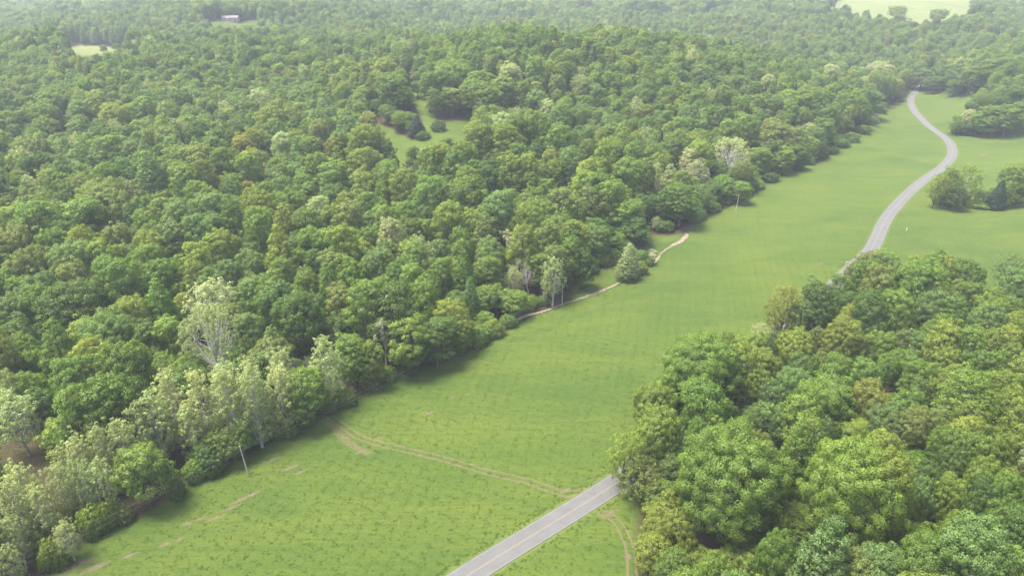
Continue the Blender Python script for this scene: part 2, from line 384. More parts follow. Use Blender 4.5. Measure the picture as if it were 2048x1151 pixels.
def cedar(seed):
    rs = np.random.RandomState(seed); D, H = 6., 12.; cl = []
    for k in range(230):
        v = (k + .5) / 230; a = 2.4 * k + rs.rand() * .4; r = D / 2 * (1 - v) ** .8 * rs.uniform(.82, 1.08) * min(1, .55 + v * 5)
        cl.append([r * math.cos(a), r * math.sin(a), H * (.02 + .94 * v), math.cos(a), math.sin(a), .5, rs.uniform(.45, .8) * (1.1 - .5 * v)])
    return trunk_mesh('trunk', [], H, .2, rs, M_BARK), leaves_mesh('crown', np.array(cl), rs, 46, .26, np.array([0, 0, H * .4]), 1.2), D, H
def bush(seed):
    rs = np.random.RandomState(seed); D, H = 7., 5.5; lobes = [((0, 0, 2.2), (2.6, 2.4, 2.6))]
    for k in range(6):
        a = k * 1.05 + rs.rand(); r = rs.uniform(1.3, 2.2); lobes.append(((r * math.cos(a), r * math.sin(a), rs.uniform(1.2, 3.4)), (1.5, 1.4, 1.5)))
    cl = shell(lobes, rs, .85, (.45, .8), .28, -.8)
    g = Geo()
    for k in range(7):
        a = k * .9 + rs.rand() * .4; tube(g, [(0.1 * math.cos(a), .1 * math.sin(a), -.2), (.8 * math.cos(a), .8 * math.sin(a), 1.6), (1.7 * math.cos(a), 1.7 * math.sin(a), 3.2)], [.07, .05, .02], 4)
    return g.mesh('stem', M_BARK, True), leaves_mesh('foliage', cl, rs, 34, .32, np.array([0, 0, 1.8])), D, H
PROTO = {'r': [broadleaf('r', s) for s in (11, 12, 13)], 'b': [broadleaf('b', s) for s in (21, 22)], 't': [broadleaf('t', s) for s in (31, 32, 33)],
         'c': [broadleaf('c', s) for s in (41, 42)], 'k': [broadleaf('k', s) for s in (51, 52, 53)], 'q': [broadleaf('q', s) for s in (55, 56)],
         'pt': [sparse('pt', 61, M_PALE), sparse('pt', 62, M_PALE), sparse('pt', 63, M_PALE)], 'pr': [sparse('pr', 64, M_PALE), sparse('pr', 65, M_PALE)],
         'P': [sparse('P', 66, M_WHITEBARK)], 'w': [sparse('pr', 67, M_BARK, 1.3), sparse('pr', 68, M_BARK, 1.3)],
         's': [bare(71), bare(72)], 'S': [bare(73, leafy=160), bare(74, leafy=200)], 'K': [cedar(81), cedar(82)], 'u': [bush(91), bush(92), bush(93)]}

TINT = {'d': (.047, .082, .016), 'm': (.070, .114, .019), 'l': (.088, .132, .021), 'y': (.104, .138, .022), 'o': (.086, .114, .028),
        'g': (.074, .118, .032), 'p': (.165, .200, .085), 'k': (.020, .040, .026), 's': (.2, .2, .12), 'a': (.110, .120, .024), 'e': (.19, .205, .105)}

LEAF = 1.62
# ------------------------------------------------------------------ trees read off the photograph: (x, top y, width, colour, form[, height m]) per tile
TILES = [
 (0, 560, 6.02, [(400,90,400,'m','k'),(820,65,760,'d','k',24),(200,420,330,'g','c'),(620,530,420,'m','c'),(1250,450,560,'g','b'),(1080,720,480,'y','b'),(750,960,390,'m','t'),
   (980,960,330,'g','t'),(1430,780,520,'m','r'),(1780,800,280,'g','r'),(1480,250,480,'y','b'),(1860,40,380,'m','c'),(1680,40,220,'m','c'),(1290,170,230,'o','r'),(180,730,400,'m','b'),
   (440,870,330,'m','b'),(120,180,420,'g','b'),(1740,530,320,'d','t'),(1990,440,320,'l','t'),(30,400,240,'d','r'),(1950,870,260,'m','r')]),
 (300, 560, 6.02, [(700,40,520,'e','pr',24),(660,340,640,'p','P',29),(350,20,220,'l','r'),(370,160,210,'y','r'),(1200,0,280,'g','t'),(1500,40,420,'g','k'),(1750,180,520,'d','k'),
   (1920,310,320,'m','r'),(1150,400,300,'g','t'),(1160,700,240,'l','c',16),(1000,790,260,'m','t',15),(850,870,260,'m','r',14),(420,960,420,'m','b',15),(130,1000,240,'m','r',14),
   (1550,860,330,'p','pt',23),(860,1010,380,'p','pt',23),(1180,950,300,'p','pt',24),(1720,860,130,'s','s',15),(1850,850,130,'s','s',15)]),
 (600, 560, 6.02, [(270,710,310,'p','pt',24),(600,660,420,'m','t',19),(850,750,260,'l','t',17),(980,330,320,'s','S',25),(1290,450,430,'l','t',21),(1840,270,380,'y','r',19),(1620,470,430,'d','t',18),
   (1930,480,220,'l','t',14),(480,80,320,'o','t'),(760,20,440,'m','t'),(1100,80,500,'d','t'),(1500,0,320,'m','t'),(1560,200,280,'m','r'),(80,160,280,'g','r'),(100,310,280,'d','r'),
   (430,440,400,'d','r',16),(720,480,280,'d','t',15)]),
 (0, 740, 6.02, [(60,30,220,'p','pr',20),(100,330,520,'p','pr',19),(250,60,420,'m','b'),(450,240,300,'d','t'),(800,200,500,'m','t'),(1150,100,520,'m','t'),(700,620,420,'l','r',15),
   (1550,100,450,'d','t'),(580,660,330,'d','t',14),(880,790,300,'p','pt',20),(1150,670,290,'p','pt',21),(1400,430,240,'a','S',17),(1400,640,300,'p','pt',20),(1600,430,260,'p','pt',21),
   (1780,300,340,'p','pt',23),(1980,30,330,'p','pt',25),(1640,920,560,'l','r',17.5),(690,950,220,'p','pt',17)]),
 (300, 740, 6.02, [(180,30,360,'p','pt',25),(530,50,330,'p','pt',26),(880,0,380,'p','pt',26),(1170,-40,330,'p','pt',26),(1340,270,250,'p','pr',18),(1520,-30,300,'p','pt',23),(430,430,280,'p','pt',19),
   (1810,25,500,'l','r',18.5),(1070,630,260,'l','r',12),(150,780,420,'m','r',12),(850,760,360,'m','r',11),(650,900,300,'d','r',9)]),
 (0, 930, 6.02, [(150,30,400,'p','pr',19),(80,240,320,'p','pt',20),(400,300,280,'p','pt',18),(650,60,320,'p','pr',17),(900,0,320,'p','pr',17),(1150,0,320,'p','pr',16),(600,500,280,'p','pr',13),
   (740,700,260,'p','pr',11),(100,700,320,'p','pr',14),(250,480,300,'e','pr',14),(20,1000,260,'p','pr',13)]),
 (860, 480, 6.02, [(1010,350,220,'p','pr',14),(980,220,190,'s','s',17),(1190,290,260,'s','s',17),(1490,230,260,'p','pr',20),(1400,420,140,'s','S',13),(480,480,200,'g','c',19),
   (680,560,330,'m','r',13),(1000,610,310,'l','r',11.5),(800,545,220,'m','r',12),(690,190,320,'m','t',20),(120,220,260,'l','t'),(340,260,200,'l','t'),(90,0,280,'g','r'),(350,0,250,'m','t'),
   (1330,160,270,'m','t',18),(1500,40,280,'o','t'),(1680,0,260,'m','t'),(1850,130,250,'d','t',17),(300,640,300,'d','t',12),(1100,420,260,'d','t',13)]),
 (1160, 400, 6.02, [(600,540,230,'p','c',16),(900,570,170,'s','S',8)]),
 (740, 280, 5.115, [(150,0,180,'d','r'),(30,90,200,'o','r'),(430,80,180,'d','t'),(600,60,230,'l','t'),(760,30,240,'y','t'),(860,100,230,'m','t'),(960,0,240,'l','r'),(1080,200,160,'m','r'),
   (1130,0,240,'d','t'),(1210,240,230,'d','t'),(1260,160,220,'d','r'),(1440,140,240,'l','t'),(1620,140,210,'l','t'),(1540,40,200,'m','r'),(1700,30,190,'d','r'),(1850,90,190,'o','r'),(2010,80,190,'g','r'),
   (1760,240,210,'m','r'),(1900,200,210,'l','r'),(1000,270,310,'l','t'),(1020,400,340,'m','k'),(820,430,230,'o','r'),(570,380,290,'m','t'),(340,290,290,'l','r'),(200,220,260,'m','r'),(90,430,220,'m','r'),
   (40,310,160,'y','r'),(680,350,180,'g','r'),(540,300,170,'g','r'),(360,620,260,'m','r'),(110,670,210,'l','r'),(100,570,180,'m','r'),(790,610,330,'l','r'),(580,670,190,'g','r'),(1000,700,230,'l','t'),
   (1160,670,170,'l','t'),(1170,760,260,'o','c'),(1310,520,330,'g','t'),(1440,500,160,'g','r'),(1570,540,190,'m','r'),(1680,480,190,'m','r'),(1660,350,160,'l','c'),(1720,630,330,'l','b'),(1830,590,140,'m','c'),
   (1960,510,210,'o','r'),(1500,780,210,'l','r'),(1560,880,280,'y','t'),(1400,900,250,'e','S',20),(1800,840,250,'o','t'),(1930,770,270,'m','r'),(1680,840,160,'d','r'),(200,810,250,'p','t'),(400,800,230,'m','r'),
   (560,810,210,'m','r'),(700,980,260,'g','r'),(460,1030,210,'o','w'),(930,990,170,'g','r'),(40,880,170,'m','t')]),
 (1100, 280, 5.115, [(230,70,250,'g','r'),(550,30,260,'l','c'),(830,30,190,'m','t'),(650,0,220,'m','r'),(380,200,270,'y','t'),(500,210,210,'m','r'),(1140,130,190,'y','r'),(800,170,330,'m','r'),(980,200,220,'m','r'),
   (1100,250,120,'p','pt',20),(1240,270,210,'p','c',22),(1440,90,180,'e','pt',24),(1510,220,200,'e','pt',22),(1560,20,210,'l','t'),(1860,-20,400,'p','P',27),(400,310,300,'l','t'),(540,340,230,'m','t'),(640,400,250,'m','t'),
   (300,420,190,'g','r'),(150,500,310,'o','t'),(420,480,210,'o','t'),(80,770,260,'l','r'),(240,850,250,'m','r',18),(480,800,290,'d','t',17),(800,600,320,'m','t',21),(980,560,210,'d','r',17),(1350,450,350,'m','t',22),
   (1150,540,220,'d','t',18),(1560,470,230,'g','w',16),(1780,380,260,'m','r',14),(1950,420,220,'m','r',13),(1680,430,170,'d','r',14),(1340,320,190,'l','r',22),(620,960,260,'d','r',10),(880,780,260,'m','t',15)]),
 (0, 380, 5.115, [(330,120,420,'m','t'),(190,90,200,'m','r'),(60,60,170,'m','r'),(60,190,180,'o','r'),(230,310,290,'o','b'),(80,410,330,'o','b'),(130,700,240,'o','r'),(330,590,350,'o','b'),(450,680,180,'o','r'),
   (800,80,370,'m','t'),(1000,0,480,'o','b'),(560,110,250,'o','r'),(1500,100,180,'p','r'),(1450,220,240,'l','r'),(1290,170,210,'g','c'),(1690,0,190,'m','t'),(1800,120,270,'g','t'),(2000,250,290,'g','t'),(690,530,390,'g','b'),
   (1150,350,250,'o','r'),(1340,380,180,'o','r'),(1560,460,330,'y','b'),(1740,310,260,'g','t'),(1500,360,210,'m','r'),(1960,410,210,'d','r'),(690,730,290,'o','r'),(980,520,250,'l','t'),(1120,590,230,'l','r'),(1290,560,210,'g','r'),
   (940,450,180,'y','r'),(1280,650,190,'y','r'),(1450,590,310,'m','r'),(1780,570,210,'g','r'),(1030,690,270,'m','t'),(1200,690,340,'m','t'),(1420,770,340,'m','b'),(1620,700,310,'m','r'),(1800,690,230,'m','r'),(1970,540,260,'y','t',25),
   (1990,740,240,'y','t'),(1870,830,160,'y','r'),(850,810,210,'o','r'),(740,880,190,'m','r'),(350,850,310,'g','r'),(180,900,210,'l','r'),(640,330,180,'k','K',15)]),
 (380, 380, 5.115, [(80,40,210,'g','t'),(230,10,240,'g','t'),(390,80,270,'m','c'),(510,50,170,'d','r'),(700,0,340,'y','b'),(670,50,230,'g','r'),(780,140,140,'l','r'),(1000,0,310,'m','b'),(1080,110,170,'y','r'),(1280,80,240,'p','r'),
   (950,140,210,'y','r'),(930,180,280,'y','c',24),(880,390,280,'y','c'),(1180,180,280,'m','r'),(1440,150,230,'l','r'),(1610,100,270,'o','t'),(1520,20,160,'g','r'),(1790,20,210,'m','t'),(1920,80,180,'l','r'),(1960,170,210,'l','t'),
   (60,260,180,'g','r'),(220,230,210,'g','t'),(460,250,160,'g','r'),(660,180,270,'m','t'),(560,250,190,'m','r'),(260,400,250,'y','t'),(420,360,160,'y','r'),(440,460,140,'y','r'),(40,420,160,'d','r'),(1080,460,210,'g','r'),
   (1200,380,250,'m','r'),(1350,390,260,'m','r'),(1550,350,290,'l','t'),(1660,400,200,'m','r'),(1820,370,240,'m','r'),(1770,510,210,'y','r'),(1730,610,210,'g','r'),(880,430,210,'m','r'),(720,470,160,'o','r'),(620,540,190,'m','r'),
   (940,540,310,'l','b'),(1100,600,210,'m','r'),(1250,620,210,'d','r'),(620,640,270,'g','b'),(350,700,270,'g','r'),(800,700,170,'y','r'),(950,700,250,'l','r'),(1180,820,240,'m','r'),(1440,640,250,'o','t'),(1600,720,330,'l','b'),
   (1900,610,340,'g','b'),(590,820,130,'y','r'),(800,860,340,'m','r'),(1950,890,270,'m','r'),(1720,930,270,'m','r'),(1500,990,260,'o','t'),(980,1000,260,'m','r'),(570,900,190,'g','r')]),
 (1200, 640, 6.02, [(760,670,300,'l','r',19),(700,830,480,'l','k',18),(1050,290,240,'a','w',20),(1250,250,820,'m','q',26),(1560,330,420,'m','t',24),(1540,190,230,'o','w',20),(1740,280,390,'y','t'),(1900,180,310,'l','r'),
   (1960,80,270,'p','r'),(1990,390,270,'y','t'),(1860,590,390,'y','k'),(1370,970,230,'y','r',12),(1540,980,240,'d','r',14),(1940,1000,290,'g','r'),(1100,700,360,'d','k',16)]),
 (1500, 500, 6.02, [(1660,40,340,'l','b'),(1290,160,180,'m','t'),(1400,150,140,'m','r'),(1120,310,210,'m','t'),(1600,190,340,'o','t'),(1790,180,190,'o','r'),(1500,500,390,'d','r'),(870,400,430,'d','t',24),(460,480,340,'a','w',23),(700,640,300,'m','t',17),
   (200,720,280,'o','w',17),(600,640,240,'g','t',18),(1230,500,240,'d','r'),(1440,600,170,'a','r'),(1300,660,290,'y','b'),(1500,790,260,'g','r'),(1160,820,440,'y','k',20),(1820,500,430,'l','k'),(1790,750,280,'a','r'),
   (1850,960,230,'o','r'),(1610,980,300,'l','r'),(560,1000,370,'y','b'),(120,920,310,'l','b'),(340,980,200,'d','r'),(860,930,190,'o','r')]),
 (1708, 500, 6.02, [(730,110,190,'l','r'),(960,80,270,'y','r'),(850,170,330,'m','t'),(1120,80,260,'y','r'),(1390,150,350,'m','b'),(1060,210,310,'l','t'),(680,220,210,'o','w'),(1960,80,310,'g','w',16),(1500,400,250,'m','t'),
   (1330,370,230,'o','r'),(1000,500,340,'g','r'),(1280,570,280,'m','t'),(1090,600,210,'l','r'),(1730,450,250,'l','r'),(1700,560,310,'l','r'),(1960,460,250,'d','r'),(1970,590,250,'m','r'),(1680,660,390,'g','k'),(1990,770,230,'y','b'),
   (1100,750,250,'m','r'),(900,640,260,'d','r'),(1170,880,340,'y','t'),(1450,940,310,'m','t'),(950,880,240,'m','r'),(1690,960,280,'y','k'),(1900,930,310,'y','k'),(780,980,260,'g','r')]),
 (1500, 680, 6.02, [(200,140,340,'y','k'),(70,350,270,'y','k'),(880,160,210,'o','t'),(1050,200,330,'m','t'),(1190,300,230,'m','t'),(1440,250,340,'m','t'),(600,380,430,'g','b'),(300,500,360,'g','b'),(700,560,430,'l','t'),
   (1480,520,390,'a','k'),(100,770,310,'g','b'),(380,800,360,'g','r'),(740,950,410,'l','t'),(1720,800,430,'g','k'),(1900,140,340,'m','k'),(1950,870,410,'o','k'),(1020,970,210,'d','r'),(120,1100,240,'a','b'),(1370,1060,200,'l','r')]),
 (1708, 680, 6.02, [(680,150,310,'m','r'),(440,190,230,'m','r'),(800,240,290,'m','t'),(950,280,240,'l','t'),(1080,130,310,'l','t'),(1150,90,270,'y','r'),(1340,0,260,'y','r'),(1290,330,400,'y','k'),(980,460,180,'y','t'),
   (1550,130,270,'m','r'),(1760,160,250,'m','r'),(1950,30,260,'m','r'),(1650,400,310,'y','k'),(1880,390,330,'l','k'),(1950,600,380,'l','k'),(1450,740,340,'l','r'),(850,490,210,'g','r'),(700,620,390,'m','r'),(1350,940,340,'y','t'),
   (1560,970,340,'y','r'),(830,840,400,'o','k'),(1040,820,300,'o','r')]),
 (1200, 820, 6.02, [(330,330,380,'y','w',17),(500,680,440,'o','w',11),(720,0,520,'l','k',20),(1220,100,240,'m','r',19),(1440,170,340,'l','r',18),(1100,300,270,'m','r',15),(900,560,380,'d','r',12),(700,860,400,'m','r',8),
   (1900,260,260,'a','b'),(1640,385,1120,'m','q',28),(2050,520,420,'g','t',24),(880,340,300,'d','t',14),(1080,520,300,'d','r',13)]),
 (1270, 960, 6.02, [(420,190,430,'y','c',17),(540,440,370,'y','r',15),(290,440,320,'y','r',14),(240,700,370,'y','r',12),(1750,700,460,'m','k',19),(1000,960,420,'l','k',16),(500,900,400,'m','r',12)]),
 (1708, 860, 6.02, [(380,60,430,'y','k'),(120,300,1050,'l','q',28),(560,330,420,'y','t',26),(850,330,290,'d','t'),(950,460,230,'d','t'),(860,640,290,'g','k'),
   (1200,560,390,'l','k'),(1400,40,440,'m','k'),(1150,0,360,'m','k'),(1240,250,390,'d','k'),(1700,100,310,'l','r'),(1950,70,310,'l','k'),(1620,400,410,'l','k'),(1600,620,410,'d','k'),(1900,560,360,'m','k'),(1830,930,360,'m','r'),
   (1300,1010,360,'l','k'),(1500,800,310,'d','k'),(60,780,260,'l','k'),(100,250,260,'y','r')]),
 (0, 0, 1.0, [(1670,1056,115,'g','c'),(1780,1105,105,'g','k'),(1960,1060,130,'g','k'),(1870,1100,115,'m','k'),(2045,1030,90,'d','k'),(1730,1110,90,'o','r'),(2040,1110,90,'m','k'),(1590,1100,90,'m','k'),(1797,11,30,'y','r',24),(1690,30,18,'m','r',15),(1880,18,30,'l','r',22),(1850,138,40,'g','t',22),(1895,130,42,'m','t',26),(1925,128,44,'g','t',26),(1950,135,44,'m','t',26),(1872,152,30,'d','t',18),(1990,120,50,'m','t',26),(2030,110,50,'g','t',26),(1915,160,30,'m','t',16),(230,88,14,'m','r',8),(205,90,12,'g','r',9)]),
 (1400, 120, 5.115, [(70,60,230,'g','r'),(230,250,190,'m','r'),(80,230,160,'m','r'),(350,300,160,'m','r'),(480,260,150,'g','r'),(570,360,190,'m','r'),(430,370,190,'m','t'),(250,470,210,'d','r'),(360,520,120,'l','r'),
   (590,490,170,'m','r'),(760,370,210,'d','r'),(900,300,260,'l','r'),(910,400,190,'l','r'),(1080,310,210,'m','t'),(1240,300,230,'m','r'),(1050,480,160,'m','r'),(700,530,120,'o','c'),(860,520,160,'m','r'),(820,640,290,'o','t'),
   (720,600,190,'o','r'),(500,560,260,'m','r'),(330,610,260,'m','r'),(540,700,160,'l','r'),(440,720,130,'l','r'),(640,890,230,'m','t',20),(760,840,210,'d','t',19),(880,890,190,'l','t',18),(1000,860,220,'d','t',17),
   (1020,690,190,'o','t',24),(1140,650,160,'p','pt',22),(1210,690,170,'g','t',22),(1280,600,210,'m','t',24),(1320,470,150,'m','t',26),(1410,450,120,'g','t',26),(1190,510,160,'d','r'),(1510,330,230,'l','t',28),(1660,380,190,'m','t',24),
   (1790,320,210,'g','t',24),(1880,120,210,'m','t'),(1960,200,230,'g','t',20),(1370,50,180,'p','r'),(1700,120,130,'p','r'),(1860,20,260,'p','r'),(700,140,140,'p','r')]),
 (1500, 200, 3.737, [(1560,110,80,'l','t',16),(1650,80,120,'p','r',16),(1665,130,100,'k','K',14),(1730,90,110,'m','t',19),(1790,120,110,'g','t',17),(1800,40,140,'m','t',23),(1870,50,140,'m','t',23),(1960,40,160,'m','t',24),(2040,20,150,'g','t',24),
   (1520,510,130,'l','t',22),(1660,500,180,'y','pr',22),(1430,560,110,'y','w',19),(1895,595,120,'k','K',17),(1480,620,120,'m','t',14),(1570,640,130,'d','t',14),(1765,670,130,'g','r',9),(1990,490,180,'l','t',23),(2070,520,150,'m','t',21),(1850,650,90,'m','t',12),(1950,650,110,'m','r',12)]),
 (740, 80, 5.115, [(365,270,120,'k','K',17),(470,770,170,'k','K',14),(340,740,230,'m','r',12),(190,650,180,'m','r',13),(360,510,160,'m','r',12),(230,350,290,'m','t'),(150,180,260,'y','r'),(660,500,160,'m','t',20),(840,490,240,'l','t',20),
   (480,420,140,'g','r',13),(590,320,160,'m','t'),(740,310,210,'g','r'),(850,230,350,'m','b'),(1140,310,240,'m','t'),(1060,400,280,'m','r'),(1200,480,240,'m','t'),(1350,370,270,'m','r'),(1440,240,220,'p','r'),(1580,420,170,'m','t'),
   (1690,170,190,'l','r'),(1850,200,140,'y','r'),(1950,230,160,'m','t'),(1800,370,140,'s','s',15),(1920,360,170,'m','r'),(1700,500,210,'g','r'),(1350,680,210,'p','r'),(1500,690,100,'p','r'),(1810,610,180,'p','r'),(1500,760,240,'m','r'),
   (1720,750,310,'m','b'),(1180,860,260,'m','t'),(1080,820,210,'y','r'),(1400,870,310,'l','t'),(1940,780,180,'d','r'),(1990,640,210,'m','r'),(1950,870,310,'m','r'),(1710,1030,190,'m','r'),(380,60,160,'g','t'),(280,20,160,'g','t')]),
 (0, 180, 5.115, [(280,480,300,'o','b'),(450,290,220,'y','b'),(1130,450,300,'m','t'),(800,560,330,'g','c'),(640,510,200,'g','c'),(1480,650,290,'g','c'),(1780,500,170,'a','r'),(1680,360,220,'o','r'),(960,20,260,'y','r'),(480,20,230,'g','r'),
   (420,130,260,'m','b'),(1440,60,240,'m','r'),(1820,10,220,'d','b'),(790,90,200,'g','r'),(1150,130,260,'y','r'),(1050,380,260,'d','r'),(800,900,260,'o','b'),(1000,930,360,'o','b'),(1050,770,280,'m','b'),(1350,900,200,'k','K',18),
   (1560,1010,140,'k','K',16),(1700,110,210,'o','r'),(1380,300,170,'y','r'),(200,820,180,'o','r'),(300,990,220,'o','r'),(1180,920,150,'g','r'),(1860,760,260,'m','t'),(2020,550,230,'o','t')]),
 (380, 180, 5.115, [(800,160,270,'y','r'),(1030,160,190,'y','r'),(580,110,210,'g','t'),(1420,170,170,'g','r'),(1360,50,220,'g','c'),(1630,120,120,'l','c'),(1600,260,220,'g','t'),(1820,240,170,'a','r'),(1780,380,330,'y','b'),(1970,480,190,'d','r'),
   (1520,420,190,'g','r'),(1450,480,180,'a','r'),(1230,320,200,'m','b'),(1310,300,210,'o','r'),(920,420,210,'p','r'),(720,0,220,'p','r'),(1720,600,280,'y','t'),(1330,630,170,'l','r'),(1500,600,200,'m','c'),(1450,720,280,'m','t'),
   (900,640,130,'g','c'),(600,600,200,'y','t'),(280,610,260,'m','r'),(100,560,300,'o','b'),(110,700,220,'o','t'),(520,450,200,'a','r'),(580,650,220,'m','t'),(710,620,170,'o','r'),(950,880,280,'g','t'),(1140,810,190,'l','r'),
   (1390,880,200,'g','c'),(1780,830,260,'y','t'),(1920,890,240,'l','r'),(1980,720,230,'m','r'),(720,990,330,'y','b'),(430,930,260,'d','b'),(560,930,200,'a','r')]),
]
SHRUBS = [  # (x, top y, width px, tint, height) in photo pixels
 (123,1015,52,'l',7),(174,1018,54,'l',8),(206,1002,42,'l',8),(66,1052,46,'m',9),(95,1084,50,'l',8),(240,1010,40,'o',5),(180,1045,40,'m',4),(345,955,40,'m',6),(385,925,46,'m',6),(420,915,44,'d',6),
 (470,870,38,'m',6),(512,855,44,'o',5),(540,848,40,'m',5),(570,842,40,'l',5),(610,828,40,'m',4),(655,792,36,'m',6),(690,775,40,'l',6),(735,752,36,'o',5),(775,732,36,'m',5),(820,720,34,'d',5),(870,698,34,'m',5),
 (915,690,30,'l',4),(955,655,44,'m',7),(985,640,44,'l',6.5),(1015,630,36,'m',5),(1058,590,34,'l',6),(1085,592,26,'m',4),(1253,525,40,'m',7),(1278,522,36,'o',6),(1283,500,30,'g',7),(1297,515,24,'m',4),(1235,505,36,'d',5),
 (1180,520,40,'d',6),(1205,508,34,'m',6),(1330,440,40,'d',6),(1390,425,30,'m',5),(1887,390,36,'m',5),(1905,370,44,'m',7),(1925,383,36,'m',5),(1958,400,48,'l',4),(1985,398,40,'l',3.5),(2030,385,44,'l',5),
 (876,240,30,'d',7),(846,262,30,'d',5),(1920,248,30,'m',7),(1965,246,34,'d',7),(2000,244,34,'d',7),(1300,940,60,'m',5),(1345,960,60,'d',5),(1305,985,46,'m',4),(1396,414,38,'d',6.5),(1424,402,38,'m',6),(1452,386,36,'d',6),(1484,372,38,'m',6.5),(1512,356,36,'l',6),(1540,342,36,'d',6.5),(1566,330,34,'m',6),(1592,320,34,'d',6),(1616,310,32,'m',6),(1640,299,32,'d',6),(1662,289,30,'m',6),(1686,276,30,'d',6),(1708,264,30,'m',6.5),(1728,250,28,'d',6.5),(1745,232,28,'g',7),(1760,208,28,'m',7),(1178,512,36,'d',7),(1262,490,34,'m',7),(1815,42,8,'k',5),(1808,40,7,'k',4),
]
OPEN_PX = [[(746, 250), (789, 264), (815, 277), (849, 271), (845, 240), (824, 205), (820, 182), (838, 180), (860, 210), (870, 240), (862, 266), (905, 264), (945, 243), (930, 264), (880, 288), (840, 300), (806, 330), (786, 318)],
           [(1130, 600), (1165, 560), (1245, 535), (1301, 470), (1366, 470), (1330, 500), (1250, 565)], [(135, 98), (252, 96), (258, 114), (140, 116)], [(405, 50), (440, 41), (500, 40), (512, 52), (505, 64), (490, 64), (480, 52), (430, 58)],
           [(1662, -15), (1935, -15), (1935, 30), (1850, 46), (1700, 24), (1662, 16)], [(-60, 985), (-60, 905), (30, 865), (140, 868), (110, 930), (60, 960)]]
placed = []      # X, Y, r
trees = []       # dict
def project_size(t): return t['H'] * t['D'] / t['z'] ** 2
for x0, y0, sc, lst in TILES:
    for e in lst:
        px = x0 + e[0] / sc; py = y0 + e[1] / sc; w = e[2] / sc; form = e[4]; H = e[5] if len(e) > 5 else None
        h = H or 21.0
        for _ in range(4):
            X, Y, z = hit(px, py, h)
            D = w * z / FPX * 1.10
            if H is None: h = float(np.clip({'r': 1.9, 'b': 1.55, 't': 2.35, 'c': 2.2, 'k': 1.7, 'q': 1.15}.get(form, 1.7) * D, 15, 29))
        if H is None and z < 620 and px < 1830:
            while h > 12 and bool(in_poly(X, Y, FIELD)): h -= 1.5; X, Y, z = hit(px, py, h)
        near = [p for p in placed if (p[0] - X) ** 2 + (p[1] - Y) ** 2 < (.34 * (p[2] + D / 2)) ** 2]
        if near: continue
        if form not in ('s', 'S') and z < 520 and bool(in_poly(X, Y, FIELD)) and seg_dist(X, Y, _fieldb) > 9 and not (1850 < px): pass
        placed.append((X, Y, D / 2))
        trees.append(dict(X=X, Y=Y, z=z, D=D, H=h, c=e[3], f=form, px=px, py=py, w=w))

# ------------------------------------------------------------------ the rest of the woods
from_map = np.array(placed)
def scatter(s, ymin, ymax, margin=1.12, edge=3.5):
    xs = np.arange(-ymax * .9 - 60, ymax * .9 + 60, s); ys = np.arange(ymin, ymax, s * .87)
    X, Y = np.meshgrid(xs, ys); X[1::2] += s / 2
    X = (X + RS.uniform(-.36, .36, X.shape) * s).ravel(); Y = (Y + RS.uniform(-.36, .36, Y.shape) * s).ravel()
    d = Y * CP + CZ * SP; ok = (np.abs(X) < d * .75 * margin + 40) & (Y >= ymin) & (Y < ymax)
    X = X[ok]; Y = Y[ok]
    for P in OPEN:
        lo = P.min(0) - 20; hi = P.max(0) + 20; m = (X > lo[0]) & (X < hi[0]) & (Y > lo[1]) & (Y < hi[1])
        if m.any():
            bad = np.zeros(len(X), bool)
            ins = in_poly(X[m], Y[m], P); ds = seg_dist(X[m], Y[m], np.vstack([P, P[:1]]))
            bad[m] = ins | (ds < edge); X = X[~bad]; Y = Y[~bad]
    rd = seg_dist(X, Y, ROAD[::6]) if Y.size and ymin < 900 else np.full(X.shape, 99.)
    k = rd > 8; return X[k], Y[k]
fill = []
